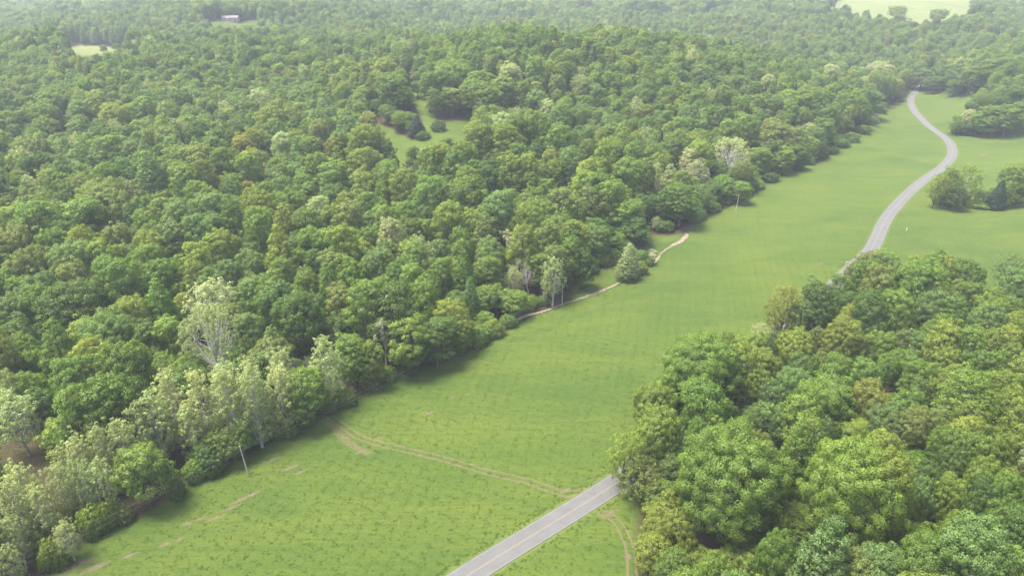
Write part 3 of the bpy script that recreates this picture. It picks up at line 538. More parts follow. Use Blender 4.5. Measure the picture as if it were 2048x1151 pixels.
for s, a, b in ((6.4, 40, 330), (8.0, 330, 620), (9.6, 620, 900), (11.0, 900, 1350), (17, 1350, 2100), (28, 2100, 3600), (55, 3600, 6000)):
    X, Y = scatter(s, a, b)
    if b <= 900:
        keep = np.ones(len(X), bool)
        for i0 in range(0, len(X), 2000):
            dx = X[i0:i0 + 2000, None] - from_map[None, :, 0]; dy = Y[i0:i0 + 2000, None] - from_map[None, :, 1]
            keep[i0:i0 + 2000] = (np.sqrt(dx ** 2 + dy ** 2) > .66 * from_map[None, :, 2] + 1.6).all(1)
        X = X[keep]; Y = Y[keep]
    G = ground(X, Y)
    if b <= 1350:
        ok = np.ones(len(X), bool)
        for q in (.95, .75, .55, .35, .15):
            qx, qy, qz = to_px(X, Y, G + 21 * q)
            for V in OPEN_PX: ok &= ~in_poly(qx, qy, V)
        X = X[ok]; Y = Y[ok]; G = G[ok]
    n = len(X); gap = np.zeros(n)
    if b <= 900:
        for i0 in range(0, n, 2000):
            gap[i0:i0 + 2000] = (np.sqrt((X[i0:i0 + 2000, None] - from_map[None, :, 0]) ** 2 + (Y[i0:i0 + 2000, None] - from_map[None, :, 1]) ** 2) - from_map[None, :, 2]).min(1)
    scale = s / 9.0 if b > 1350 else 1.0
    u = RS.rand(n)
    # species grow in loose patches: a slow field picks the mix
    patch = np.sin(X * .013 + 2) + np.sin(Y * .017 + X * .006) + .6 * np.sin(X * .041 + Y * .031)
    dmap = np.array([0.])
    for i in range(n):
        hill = 1 if (b > 330) else 0
        pr = dict(d=.18, m=.34, l=.14, y=.10, o=.03, g=.18)
        if patch[i] > .6: pr['o'] += .07; pr['y'] += .06
        elif patch[i] < -.6: pr['d'] += .14; pr['g'] += .12
        if X[i] > 20 and Y[i] < 260: pr['l'] += .25; pr['y'] += .12; pr['o'] = .03
        ks = list(pr); cum = np.cumsum([pr[k] for k in ks]); c = ks[int(np.searchsorted(cum, u[i] * cum[-1]))]
        f = 'rrrtttbkcc'[RS.randint(10)]
        if RS.rand() < .02: c, f = ('p', 'pr')
        elif RS.rand() < .012 and Y[i] < 900: c, f = ('k', 'K')
        D = RS.uniform(8.5, 13.0) * scale; H = RS.uniform(17, 28) * (1 + .5 * (scale - 1)) if b > 620 else (RS.uniform(6, 11) if gap[i] < 4.5 else RS.uniform(15, 25))
        if f in 'bk': D *= 1.12
        if f == 'K': D *= .5
        if b <= 330 and gap[i] < 4.5: D *= .75; H *= .8
        fill.append((X[i], Y[i], G[i], D, H, c, f))
for t in trees: t['g'] = gfast(t['X'], t['Y'])

# ------------------------------------------------------------------ who is an individual, who is in the mass
big = sorted([t for t in trees if t['f'] in 'rbtckq'], key=lambda t: -project_size(t))
solo = big[:300]; rest = big[300:]
other = [t for t in trees if t['f'] not in 'rbtckq']

NAMES = {'d': 'dark green', 'm': 'mid green', 'l': 'fresh light green', 'y': 'yellow green', 'o': 'bronze green', 'g': 'blue green', 'p': 'pale silvery green', 'k': 'blackish green', 'a': 'orange tinged', 'e': 'buff', 's': 'grey'}
SHAPE = {'r': 'round', 'b': 'broad domed', 't': 'tall', 'c': 'pointed', 'k': 'many lobed', 'q': 'great', 'P': 'spreading', 'pt': 'slender', 'pr': 'open', 'w': 'thin', 's': 'bare', 'S': 'twiggy', 'K': 'conical', 'u': 'low'}
MARKS = [('the buff topped tree', 420, 580), ('the big pale tree', 410, 640), ('the white trunked row', 390, 790), ('the brown slope', 45, 920), ('the leaning pole', 495, 925), ('the muddy track end', 645, 820),
         ('the bare grey tree', 763, 690), ('the streamside pole', 1122, 592), ('the creek mouth', 1368, 475), ('the lone creek tree', 1262, 530), ('the white limbed tree', 1465, 320), ('the far pole', 1474, 405),
         ('the grassy clearing', 850, 270), ('the dark clearing cedar', 832, 250), ('the hidden cedars', 270, 370), ('the yellow spire', 390, 520), ('the bronze ridge oaks', 60, 470), ('the road bend', 1900, 300),
         ('the wood hidden road end', 1825, 185), ('the roadside gap', 1570, 655), ('the turnoff', 1240, 1030), ('the yellow turnoff tree', 1340, 1050), ('the orange tipped crown', 1515, 870),
         ('the amber oak', 1746, 790), ('the small amber tree', 1797, 645), ('the frame corner thicket', 2040, 1130), ('the pointed corner tree', 1670, 1080), ('the cushion topped tree', 1907, 975),
         ('the stone culvert', 1697, 527), ('the bright field edge tree', 600, 790), ('the hilltop house', 462, 36), ('the hedgerow cedar', 2007, 385), ('the pale column', 780, 460), ('the twin bronze crowns', 1150, 190),
         ('the overhanging roadside tree', 1250, 900), ('the small meadow', 1240, 540), ('the round green bush tree', 272, 945)]
def stemw(m): return m.split()[-1] if m.split()[-1] not in ('tree', 'crown', 'trees', 'row', 'end', 'pole', 'thicket', 'cedar', 'oaks', 'crowns') else ' '.join(m.split()[-2:])
def describe(ts, noun):
    groups = {}
    for t in ts:
        ds = sorted(((m[1] - t['px']) ** 2 + ((m[2] - t['py'] - t['w'] * .4) * 1.3) ** 2, i) for i, m in enumerate(MARKS))
        a, b = ds[0][1], ds[1][1]; t['m'] = (a, b); t['md'] = ds[0][0]
        key = (NAMES[t['c']], SHAPE[t['f']], min(a, b), max(a, b)); groups.setdefault(key, []).append(t)
    ordn = ['first', 'second', 'third', 'fourth', 'fifth', 'sixth', 'seventh', 'eighth', 'ninth', 'tenth', 'eleventh', 'twelfth']
    for (c, s, a, b), v in groups.items():
        A = MARKS[a]; v.sort(key=lambda t: (t['px'] - A[1]) ** 2 + ((t['py'] + t['w'] * .4 - A[2]) * 1.3) ** 2)
        for i, t in enumerate(v):
            A2, B2 = A[0], MARKS[b][0]
            if len(v) == 1: t['label'] = f'{c} {s} {noun} between {A2} and {B2}'
            else:
                t['label'] = f'{ordn[i]} {c} {s} {noun} from {A2} towards {B2}'
            w = t['label'].split()
            if len(w) > 16: t['label'] = ' '.join(x for x in w if x not in ('the', 'first'))
describe(solo, 'tree')
OWN = [(416, 580, 'pr', 'buff coloured open crown rising just behind the big pale tree'), (410, 640, 'P', 'big pale sycamore behind the white trunked row, limbs showing'),
       (763, 650, 'S', 'tall bare grey tree rising behind the bright trees at the field edge'), (1260, 510, 'c', 'lone pale pointed tree on the creek bank below the small meadow'),
       (1463, 310, 'P', 'huge round pale tree with spreading white limbs at the wood edge'), (832, 250, 'K', 'blackish cedar at the fork of the grassy clearing'), (811, 150, 'K', 'dark cedar at the top of the clearing lane'),
       (388, 510, 't', 'tall yellow green spire in the woods above the big pale tree'), (1340, 1025, 'c', 'yellow green pointed tree beside the dirt turnoff by the road'),
       (1515, 880, 'b', 'orange tinged crown peeping over the great green roadside tree'), (1746, 800, 'k', 'amber oak crown in the middle of the roadside wood'),
       (1797, 645, 'r', 'small amber crown beside a fresh green tree in the roadside wood'), (1907, 980, 'k', 'fresh green tree with a cushion like top in the roadside wood'),
       (1670, 1090, 'c', 'blue green pointed tree in front of the two great green trees'), (601, 780, 'r', 'bright green round tree where the muddy track meets the woods'),
       (272, 930, 'r', 'bright green round bushy tree in front of the pale row by the leaning pole'), (2007, 380, 'K', 'dark conical cedar in the small tree clump beyond the road'),
       (779, 455, 't', 'pale silvery column of a tree among the green woods'), (1255, 905, 'w', 'thin leaved yellow green tree hanging over the near road'), (1797, 22, 'r', 'lone round tree on the pale hilltop field')]
def claim(ts):
    for x, y, f, lb in OWN:
        c = [t for t in ts if t['f'] == f and abs(t['px'] - x) < 40 and abs(t['py'] + t['w'] * .4 - y) < 60]
        if c: min(c, key=lambda t: (t['px'] - x) ** 2 + (t['py'] + t['w'] * .4 - y) ** 2)['label'] = lb
claim(solo)
pk = {}
def spawn(t, name, cat, group, parts=('trunk', 'crown')):
    pr = PROTO[t['f']]; k = t.get('v', int(RS.randint(len(pr)))); tr, cr, D0, H0 = pr[k]
    e = bpy.data.objects.new(name, None); COL.objects.link(e); e.empty_display_size = 1
    e.location = (t['X'], t['Y'], float(t['g']) - .25); e.rotation_euler = (0, 0, float(RS.rand() * 6.283))
    e.scale = (t['D'] / D0, t['D'] / D0, t['H'] / H0)
    tag(e, t['label'], cat, group)
    a = link(parts[0], tr, e)
    c = TINT[t['c']]; j = RS.uniform(.88, 1.14); q = RS.uniform(.93, 1.08)
    if cr is not None:
        o = link(parts[1], cr, e); o['tint'] = (c[0] * j * q * LEAF, c[1] * j * LEAF, c[2] * j * LEAF)
        pk.setdefault((t['f'], k), (a, o))
    return e
WOODS_L = 'trees in the woods behind the field'; WOODS_R = 'trees in the wood beside the road'
cnt = {}
for t in solo:
    n = cnt.get(t['f'], 0); cnt[t['f']] = n + 1; t['v'] = n % len(PROTO[t['f']])
    spawn(t, 'broadleaf_tree', 'tree', WOODS_R if (t['px'] > 1200 and t['py'] > 500) else WOODS_L)
syc = [t for t in other if t['f'] in ('pt', 'pr', 'P')]; thin = [t for t in other if t['f'] == 'w']
dead = [t for t in other if t['f'] in ('s', 'S')]; ced = [t for t in other if t['f'] == 'K']
describe(syc, 'tree'); describe(thin, 'tree'); describe(dead, 'tree'); describe(ced, 'cedar')
claim(other)
for t in syc: spawn(t, 'sycamore_tree', 'sycamore', 'pale sycamores along the creek and field edge')
for t in thin: spawn(t, 'thin_leaved_tree', 'tree', 'thinly leaved trees at the wood edges')
for t in dead: spawn(t, 'bare_tree', 'bare tree', 'bare and half bare trees', ('trunk', 'crown'))
for t in ced: spawn(t, 'cedar_tree', 'cedar', 'dark cedars')
sh = []
for px, py, w, c, H in SHRUBS:
    X, Y, z = hit(px, py, H)
    sh.append(dict(X=X, Y=Y, z=z, D=w * z / FPX, H=H, c=c, f='u', px=px, py=py, w=w, g=gfast(X, Y)))
describe(sh, 'shrub')
for t in sh: spawn(t, 'shrub', 'shrub', 'shrubs at the wood edges', ('stem', 'foliage'))

# ------------------------------------------------------------------ the woodland mass: one object, instances of the same trees
keys = [k for k in pk if k[0] in ('r', 'b', 't', 'c', 'k', 'pr', 'K')]
keys_of = {}
for i, k in enumerate(keys): keys_of.setdefault(k[0], []).append(i)
rows = [(t['X'], t['Y'], float(t['g']), t['D'], t['H'], t['c'], t['f']) for t in rest] + fill
N = len(rows); me = bpy.data.meshes.new('woodland'); me.vertices.add(N)
pos = np.array([(r[0], r[1], r[2] - .25) for r in rows], np.float32); me.vertices.foreach_set('co', pos.ravel())
idx = np.array([keys_of[r[6]][RS.randint(len(keys_of[r[6]]))] for r in rows], np.int32)
dims = {k: PROTO[k[0]][k[1]][2:] for k in keys}
scl = np.array([(r[3] / dims[keys[i]][0], r[3] / dims[keys[i]][0], r[4] / dims[keys[i]][1]) for r, i in zip(rows, idx)], np.float32)
rot = np.stack([np.zeros(N), np.zeros(N), RS.rand(N) * 6.283], 1).astype(np.float32)
tin = LEAF * np.array([TINT[r[5]] for r in rows]) * RS.uniform(.84, 1.16, (N, 1)) * np.stack([RS.uniform(.92, 1.1, N), np.ones(N), np.ones(N)], 1)
for nm, ty, fld, arr in (('proto', 'INT', 'value', idx), ('scl', 'FLOAT_VECTOR', 'vector', scl.ravel()), ('rot', 'FLOAT_VECTOR', 'vector', rot.ravel()),
                         ('tint', 'FLOAT_VECTOR', 'vector', tin.astype(np.float32).ravel())):
    me.attributes.new(nm, ty, 'POINT').data.foreach_set(fld, arr)
wood = tag(link('woodland', me), kind='stuff', label='deep broadleaf woods covering the hills beyond the field', cat='woods')
ng = bpy.data.node_groups.new('woodland', 'GeometryNodeTree')
ng.interface.new_socket('Geometry', in_out='INPUT', socket_type='NodeSocketGeometry'); ng.interface.new_socket('Geometry', in_out='OUTPUT', socket_type='NodeSocketGeometry')
gi = ng.nodes.new('NodeGroupInput'); go = ng.nodes.new('NodeGroupOutput'); iop = ng.nodes.new('GeometryNodeInstanceOnPoints'); jn = ng.nodes.new('GeometryNodeJoinGeometry')
for k in reversed(keys):
    j2 = ng.nodes.new('GeometryNodeJoinGeometry')
    for ob in pk[k]:
        oi = ng.nodes.new('GeometryNodeObjectInfo'); oi.transform_space = 'ORIGINAL'; oi.inputs[0].default_value = ob; oi.inputs['As Instance'].default_value = False
        ng.links.new(oi.outputs['Geometry'], j2.inputs[0])
    g2 = ng.nodes.new('GeometryNodeGeometryToInstance'); ng.links.new(j2.outputs[0], g2.inputs[0]); ng.links.new(g2.outputs[0], jn.inputs[0])
def nattr(name, ty):
    x = ng.nodes.new('GeometryNodeInputNamedAttribute'); x.data_type = ty; x.inputs[0].default_value = name; return x.outputs['Attribute']
m2p = ng.nodes.new('GeometryNodeMeshToPoints'); ng.links.new(gi.outputs[0], m2p.inputs[0]); ng.links.new(m2p.outputs[0], iop.inputs['Points'])
ng.links.new(jn.outputs[0], iop.inputs['Instance']); iop.inputs['Pick Instance'].default_value = True
ng.links.new(nattr('proto', 'INT'), iop.inputs['Instance Index']); ng.links.new(nattr('scl', 'FLOAT_VECTOR'), iop.inputs['Scale'])
e2r = ng.nodes.new('FunctionNodeEulerToRotation'); ng.links.new(nattr('rot', 'FLOAT_VECTOR'), e2r.inputs[0]); ng.links.new(e2r.outputs[0], iop.inputs['Rotation'])
ng.links.new(iop.outputs[0], go.inputs[0])
wood.modifiers.new('trees', 'NODES').node_group = ng
print('trees read', len(trees), 'individuals', len(solo), 'others', len(other), 'mass', N)

# ------------------------------------------------------------------ the ground
TRACKS = {  # name: (pixels, half width, strength, kind) kind 0 = bare soil, 1 = pressed grass
 'farm': ([(638, 812), (660, 832), (690, 858), (722, 880), (770, 892), (830, 904), (900, 925), (980, 948), (1060, 968), (1130, 988), (1165, 985)], 1.25, .8, 2),
 'fork': ([(652, 840), (678, 868), (705, 892), (735, 908)], 1.5, .55, 0),
 'turn': ([(1205, 1028), (1228, 1042), (1248, 1068), (1260, 1100), (1264, 1151), (1266, 1230)], 1.5, .8, 2),
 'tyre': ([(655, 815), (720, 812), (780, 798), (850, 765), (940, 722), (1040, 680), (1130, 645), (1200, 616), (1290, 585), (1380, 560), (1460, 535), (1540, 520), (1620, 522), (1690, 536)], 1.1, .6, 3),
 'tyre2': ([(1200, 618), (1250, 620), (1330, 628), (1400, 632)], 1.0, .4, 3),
 'tyre3': ([(700, 862), (760, 858), (830, 826), (900, 800), (960, 775)], 1.3, .16, 0),
 'right': ([(1800, 520), (1850, 480), (1900, 455), (1970, 425), (2048, 410), (2200, 400)], 1.4, .35, 2),
 'lane': ([(862, 330), (850, 290), (853, 262), (858, 225), (850, 190)], .9, .5, 2),
}
SOIL = [(485, 1003, 18, 4), (505, 990, 14, 4), (545, 922, 13, 3), (430, 1040, 12, 4), (375, 1050, 8, 4), (360, 1080, 6, 4), (150, 1132, 26, 9), (190, 1140, 18, 7), (260, 1112, 10, 4), (330, 1090, 8, 4),
        (400, 1042, 8, 3), (460, 1020, 14, 3), (580, 935, 12, 4), (620, 880, 5, 3), (760, 876, 5, 3), (858, 828, 9, 3), (935, 790, 5, 2), (905, 797, 5, 2), (690, 880, 6, 3), (720, 905, 8, 3),
        (1220, 1030, 14, 5), (1255, 1120, 6, 6), (600, 945, 10, 3), (1225, 612, 14, 2), (1185, 618, 8, 2), (1965, 310, 12, 5), (1480, 540, 0, 0), (1280, 1075, 7, 5), (1130, 985, 9, 4), (1640, 527, 10, 2)]
def ground_masks(X, Y):
    soil = np.zeros(X.shape); press = np.zeros(X.shape); forest = np.ones(X.shape)
    inf = in_poly(X, Y, FIELD); near = (Y < 900) & (np.abs(X) < 700) & (Y > 20)
    ds = np.full(X.shape, 400.)
    ds[near] = seg_dist(X[near], Y[near], _fieldb)
    forest[inf] = np.clip(1 - ds[inf] / 2.5, 0, 1) * .9
    for P in (CLEAR, HILLF, HOUSEF, FARF): forest[in_poly(X, Y, P)] = 0
    hay = in_poly(X, Y, HILLF) | in_poly(X, Y, FARF)
    b = in_poly(X, Y, BARE)
    soil[b] = .15; forest[b] = 1.0
    for nm, (pts, hw, st, kd) in TRACKS.items():
        ln = np.array([hit(*p)[:2] for p in pts]); ln = catmull(ln, 4.0)
        lo = ln.min(0) - 8; hi = ln.max(0) + 8; m = (X > lo[0]) & (X < hi[0]) & (Y > lo[1]) & (Y < hi[1])
        d = seg_dist(X[m], Y[m], ln)
        if kd in (2, 3): f = np.exp(-((d - .92) / .33) ** 2)
        else: f = np.exp(-(d / hw) ** 2)
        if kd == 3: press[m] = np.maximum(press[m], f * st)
        else: soil[m] = np.maximum(soil[m], f * st)
        if kd == 2: soil[m] = np.maximum(soil[m], .17 * np.exp(-(d / 1.5) ** 4))
    for px, py, rx, ry in SOIL:
        if rx == 0: continue
        x, y, z = hit(px, py); sx = 1.5 * rx * z / FPX; sy = ry * z / FPX * 2.2
        m = (np.abs(X - x) < sx * 3 + 2) & (np.abs(Y - y) < sy * 3 + 2)
        u = (X[m] - x); v = (Y[m] - y); a = R(38); uu = u * math.cos(a) + v * math.sin(a); vv = -u * math.sin(a) + v * math.cos(a)
        soil[m] = np.maximum(soil[m], .85 * np.exp(-((uu / (sx * 1.1)) ** 2 + (vv / (sy * .55)) ** 2)))
    rd = np.full(X.shape, 400.); rd[near] = seg_dist(X[near], Y[near], ROAD[::2])
    verge = np.where(hay, 1.2, .5 * np.exp(-((rd - 3.4) / .6) ** 2))
    return soil, press, forest, ds, rd, verge
def ground_mesh():
    ths = R(52); A = np.linspace(-ths, ths, 1000)
    r = np.concatenate([np.linspace(45, 100, 60, endpoint=False), 100 * (700 / 100.) ** (np.arange(620) / 620.), 700 * (11000 / 700.) ** (np.arange(201) / 200.)])
    RR, AA = np.meshgrid(r, A, indexing='ij'); X = RR * np.sin(AA); Y = RR * np.cos(AA)
    # behind and beneath the camera: a coarser continuation on the same rim
    Z = ground(X, Y)
    soil, press, forest, ds, rd, verge = ground_masks(X, Y)
    cr = np.array([hit(*p)[:2] for p in CREEK_PX]); dcr = seg_dist(X, Y, catmull(cr, 4))
    Z = Z - .55 * np.exp(-(dcr / 1.5) ** 2) - np.where(rd < 6, .12 * np.exp(-((rd - 4.4) / .6) ** 2), 0) - .16 * np.exp(-(rd / 3.05) ** 8)
    Z = Z + .05 * np.sin(X * 1.3 + Y * .7) * np.sin(Y * 1.1 - X * .4) * (rd > 5) * (RR < 700)
    nr, na = X.shape; V = np.stack([X, Y, Z], 2).reshape(-1, 3)
    i = np.arange((nr - 1) * (na - 1)); a = (i // (na - 1)) * na + i % (na - 1)
    F = np.stack([a, a + 1, a + na + 1, a + na], 1)
    g = Geo(); g.add(V, F[:, ::-1])
    at = [soil, press, forest, verge]; at = [q.ravel() for q in at]
    # inner fan and the back sector
    A2 = np.linspace(ths, 2 * math.pi - ths, 90); r2 = np.concatenate([[45], 45 * (11000 / 45.) ** (np.arange(1, 60) / 59.)])
    RR, AA = np.meshgrid(r2, A2, indexing='ij'); X2 = RR * np.sin(AA); Y2 = RR * np.cos(AA); Z2 = ground(X2, Y2)
    nr, na = X2.shape; i = np.arange((nr - 1) * (na - 1)); a = (i // (na - 1)) * na + i % (na - 1)
    g.add(np.stack([X2, Y2, Z2], 2).reshape(-1, 3), np.stack([a, a + 1, a + na + 1, a + na], 1)[:, ::-1]); at = [np.concatenate([q, np.full(X2.size, 1. if k == 2 else 0.)]) for k, q in enumerate(at)]
    a3 = np.linspace(0, 2 * math.pi, 65)[:-1]; V3 = [(0, 0, gz(0, 1))] + [(45 * math.sin(t), 45 * math.cos(t), gz(45 * math.sin(t), 45 * math.cos(t))) for t in a3]
    g.add(V3, [[0, 1 + (k + 1) % 64, 1 + k] for k in range(64)]); at = [np.concatenate([q, np.zeros(65)]) for q in at]
    me = g.mesh('ground', None, True)
    me.attributes.new('cover', 'FLOAT_COLOR', 'POINT').data.foreach_set('color', np.stack(at, 1).ravel().astype(np.float32))
    return me
CREEK_PX = [(1010, 655), (1045, 635), (1090, 620), (1130, 606), (1185, 588), (1225, 573), (1250, 560), (1280, 545), (1306, 526), (1326, 503), (1345, 490), (1364, 481), (1375, 466)]
def ground_material():
    m, n, out = mat('ground'); b = node(n, 'ShaderNodeBsdfPrincipled'); tc = node(n, 'ShaderNodeTexCoord'); P = tc.outputs['Object']
    at = node(n, 'ShaderNodeAttribute', attribute_type='GEOMETRY', attribute_name='cover'); sp = node(n, 'ShaderNodeSeparateColor'); L(n, at.outputs['Color'], sp.inputs[0])
    soilm, pressm, forestm, verge = sp.outputs[0], sp.outputs[1], sp.outputs[2], at.outputs['Alpha']
    # mowing and drift direction: stretched along the valley
    mp = node(n, 'ShaderNodeMapping'); mp.inputs['Rotation'].default_value = (0, 0, R(-50)); mp.inputs['Scale'].default_value = (.35, 1.0, 1.0); L(n, P, mp.inputs[0])
    big = noise(n, P, .012, 3, .5); mid = noise(n, mp.outputs[0], .06, 4, .6, .4); tuft = noise(n, mp.outputs[0], 2.2, 6, .75); fine = noise(n, P, 4.5, 3, .7)
    g1 = mixc(n, ramp(n, big, .35, .65), (.046, .080, .013), (.071, .104, .014))
    g2 = mixc(n, math_(n, 'MULTIPLY', ramp(n, mid, .35, .68), .75), g1, (.096, .120, .018))
    g3 = mixc(n, math_(n, 'MULTIPLY', ramp(n, noise(n, mp.outputs[0], .22, 5, .65), .52, .72), .45), g2, (.040, .074, .018))
    g4 = mixc(n, ramp(n, tuft, .30, .68), mixc(n, .34, g3, (.022, .046, .009)), g3)
    g5 = mixc(n, math_(n, 'MULTIPLY', ramp(n, fine, .55, .75), .25), g4, (.16, .19, .06))
    mp2 = node(n, 'ShaderNodeMapping'); mp2.inputs['Rotation'].default_value = (0, 0, R(-53)); mp2.inputs['Scale'].default_value = (.03, .9, 1.0); L(n, P, mp2.inputs[0])
    g5 = mixc(n, math_(n, 'MULTIPLY', ramp(n, noise(n, mp2.outputs[0], 1.0, 4, .6), .46, .60), .30), g5, (.034, .064, .013))
    dry = ramp(n, noise(n, P, .9, 5, .7), .62, .78)
    g6 = mixc(n, math_(n, 'MULTIPLY', dry, .22), g5, (.20, .18, .08))
    soilc = mixc(n, fine, (.088, .062, .042), (.155, .116, .080))
    sf = math_(n, 'MULTIPLY_ADD', ramp(n, noise(n, P, .9, 6, .8), .36, .60), .9, .0)
    sfac = ramp(n, math_(n, 'MULTIPLY', soilm, math_(n, 'ADD', sf, .2)), .14, .60)
    g7 = mixc(n, sfac, g6, soilc)
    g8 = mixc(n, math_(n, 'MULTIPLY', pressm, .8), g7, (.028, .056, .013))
    g9 = mixc(n, math_(n, 'MULTIPLY', verge, .55), g8, (.150, .165, .065))
    litter = mixc(n, ramp(n, noise(n, P, .35, 4, .6), .35, .65), (.032, .029, .015), (.056, .035, .023))
    ff = math_(n, 'MULTIPLY', forestm, math_(n, 'SUBTRACT', 1.0, math_(n, 'MULTIPLY', soilm, .9)))
    col = mixc(n, ff, g9, litter)
    L(n, col, b.inputs['Base Color']); b.inputs['Roughness'].default_value = 1.0; b.inputs['Specular IOR Level'].default_value = .15
    bp = node(n, 'ShaderNodeBump'); bp.inputs['Strength'].default_value = .6; bp.inputs['Distance'].default_value = .35
    L(n, math_(n, 'ADD', tuft, math_(n, 'MULTIPLY', fine, .35)), bp.inputs['Height']); L(n, bp.outputs[0], b.inputs['Normal'])
    L(n, b.outputs[0], out.inputs[0]); return m
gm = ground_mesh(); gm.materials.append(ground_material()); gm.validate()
tag(link('ground', gm), kind='structure')

# ------------------------------------------------------------------ grass tufts over the near fields: one object nobody could count
rs = np.random.RandomState(3); ga = Geo()
for k in range(26):
    a = rs.rand() * 6.283; r0 = rs.rand() ** .5 * .22; ca, sa = math.cos(a), math.sin(a); h = rs.uniform(.08, .17); o = rs.uniform(.20, .36); w = .04
    b0 = np.array([r0 * ca, r0 * sa, -.04]); tp = b0 + [o * ca, o * sa, h]; sd_ = np.array([-sa, ca, 0]) * w
    ga.add([b0 - sd_, b0 + sd_, (b0 + tp) / 2 + sd_ * .9 + [0, 0, .04], (b0 + tp) / 2 - sd_ * .9 + [0, 0, .04]], [[0, 1, 2, 3]])
    ga.add([(b0 + tp) / 2 - sd_ * .9 + [0, 0, .04], (b0 + tp) / 2 + sd_ * .9 + [0, 0, .04], tp], [[0, 1, 2]])
m, n, out = mat('grass_blades'); at = node(n, 'ShaderNodeAttribute', attribute_type='INSTANCER', attribute_name='tint')
d = node(n, 'ShaderNodeBsdfDiffuse'); t = node(n, 'ShaderNodeBsdfTranslucent'); L(n, at.outputs['Color'], d.inputs[0]); L(n, at.outputs['Color'], t.inputs[0])
a = node(n, 'ShaderNodeMixShader'); a.inputs[0].default_value = .35; L(n, d.outputs[0], a.inputs[1]); L(n, t.outputs[0], a.inputs[2]); L(n, a.outputs[0], out.inputs[0])
tuft_me = ga.mesh('grass_tuft', m)
NG = 520000
gx = RS.uniform(-200, 330, NG); gy = RS.uniform(70, 430, NG)
dd = gy * CP + CZ * SP; k = (np.abs(gx) < dd * .75 * 1.1) & in_poly(gx, gy, FIELD) & (RS.rand(NG) < np.clip(1.2 - gy / 380, 0, 1)); gx = gx[k]; gy = gy[k]
gsoil, gpress, gfor, gds, grd, gv = ground_masks(gx, gy)
pn = np.sin(gx * .35 + 1.3 * np.sin(gy * .21)) * np.sin(gy * .43 + gx * .13) + .7 * np.sin(gx * 1.1 + gy * .7) * np.sin(gy * .9 - gx * .5)
k = (grd > 3.6) & (gsoil < .3) & (RS.rand(len(gx)) < .72); gx = gx[k]; gy = gy[k]; pn = pn[k]; gds = gds[k]; NGk = len(gx)
gme = bpy.data.meshes.new('grass'); gme.vertices.add(NGk); gzz = ground(gx, gy); gme.vertices.foreach_set('co', np.stack([gx, gy, gzz], 1).ravel().astype(np.float32))
u = RS.rand(NGk, 1); gt = np.where(u < .26, np.array([[.058, .096, .015]]), np.where(u < .80, np.array([[.072, .116, .017]]), np.array([[.096, .132, .024]]))) * RS.uniform(.9, 1.12, (NGk, 1))
gs = RS.uniform(.30, .66, NGk) [:, None] * np.array([[1.25, 1.25, .8]])
for nm, arr in (('tint', gt), ('scl', gs), ('rot', np.stack([np.zeros(NGk), np.zeros(NGk), RS.rand(NGk) * 6.28], 1))):
    gme.attributes.new(nm, 'FLOAT_VECTOR', 'POINT').data.foreach_set('vector', arr.astype(np.float32).ravel())
go_ = tag(link('grass', gme), kind='stuff')
gn = bpy.data.node_groups.new('grass', 'GeometryNodeTree')
gn.interface.new_socket('Geometry', in_out='INPUT', socket_type='NodeSocketGeometry'); gn.interface.new_socket('Geometry', in_out='OUTPUT', socket_type='NodeSocketGeometry')
tob = bpy.data.objects.new('grass_tuft', tuft_me); COL.objects.link(tob); tx, ty, _ = hit(700, 1000); tob.location = (tx, ty, gz(tx, ty)); tob['tint'] = (.085, .130, .022); tag(tob, kind='stuff')
a_ = gn.nodes.new('NodeGroupInput'); b_ = gn.nodes.new('NodeGroupOutput'); i_ = gn.nodes.new('GeometryNodeInstanceOnPoints'); m_ = gn.nodes.new('GeometryNodeMeshToPoints'); o_ = gn.nodes.new('GeometryNodeObjectInfo')
o_.transform_space = 'ORIGINAL'; o_.inputs[0].default_value = tob; gn.links.new(a_.outputs[0], m_.inputs[0]); gn.links.new(m_.outputs[0], i_.inputs['Points']); gn.links.new(o_.outputs['Geometry'], i_.inputs['Instance'])
for nm, sock in (('scl', 'Scale'), ('rot', 'Rotation')):
    x_ = gn.nodes.new('GeometryNodeInputNamedAttribute'); x_.data_type = 'FLOAT_VECTOR'; x_.inputs[0].default_value = nm; src = x_.outputs['Attribute']
    if nm == 'rot': r_ = gn.nodes.new('FunctionNodeEulerToRotation'); gn.links.new(src, r_.inputs[0]); src = r_.outputs[0]
    gn.links.new(src, i_.inputs[sock])
gn.links.new(i_.outputs[0], b_.inputs[0]); go_.modifiers.new('tufts', 'NODES').node_group = gn
print('grass tufts', NGk)

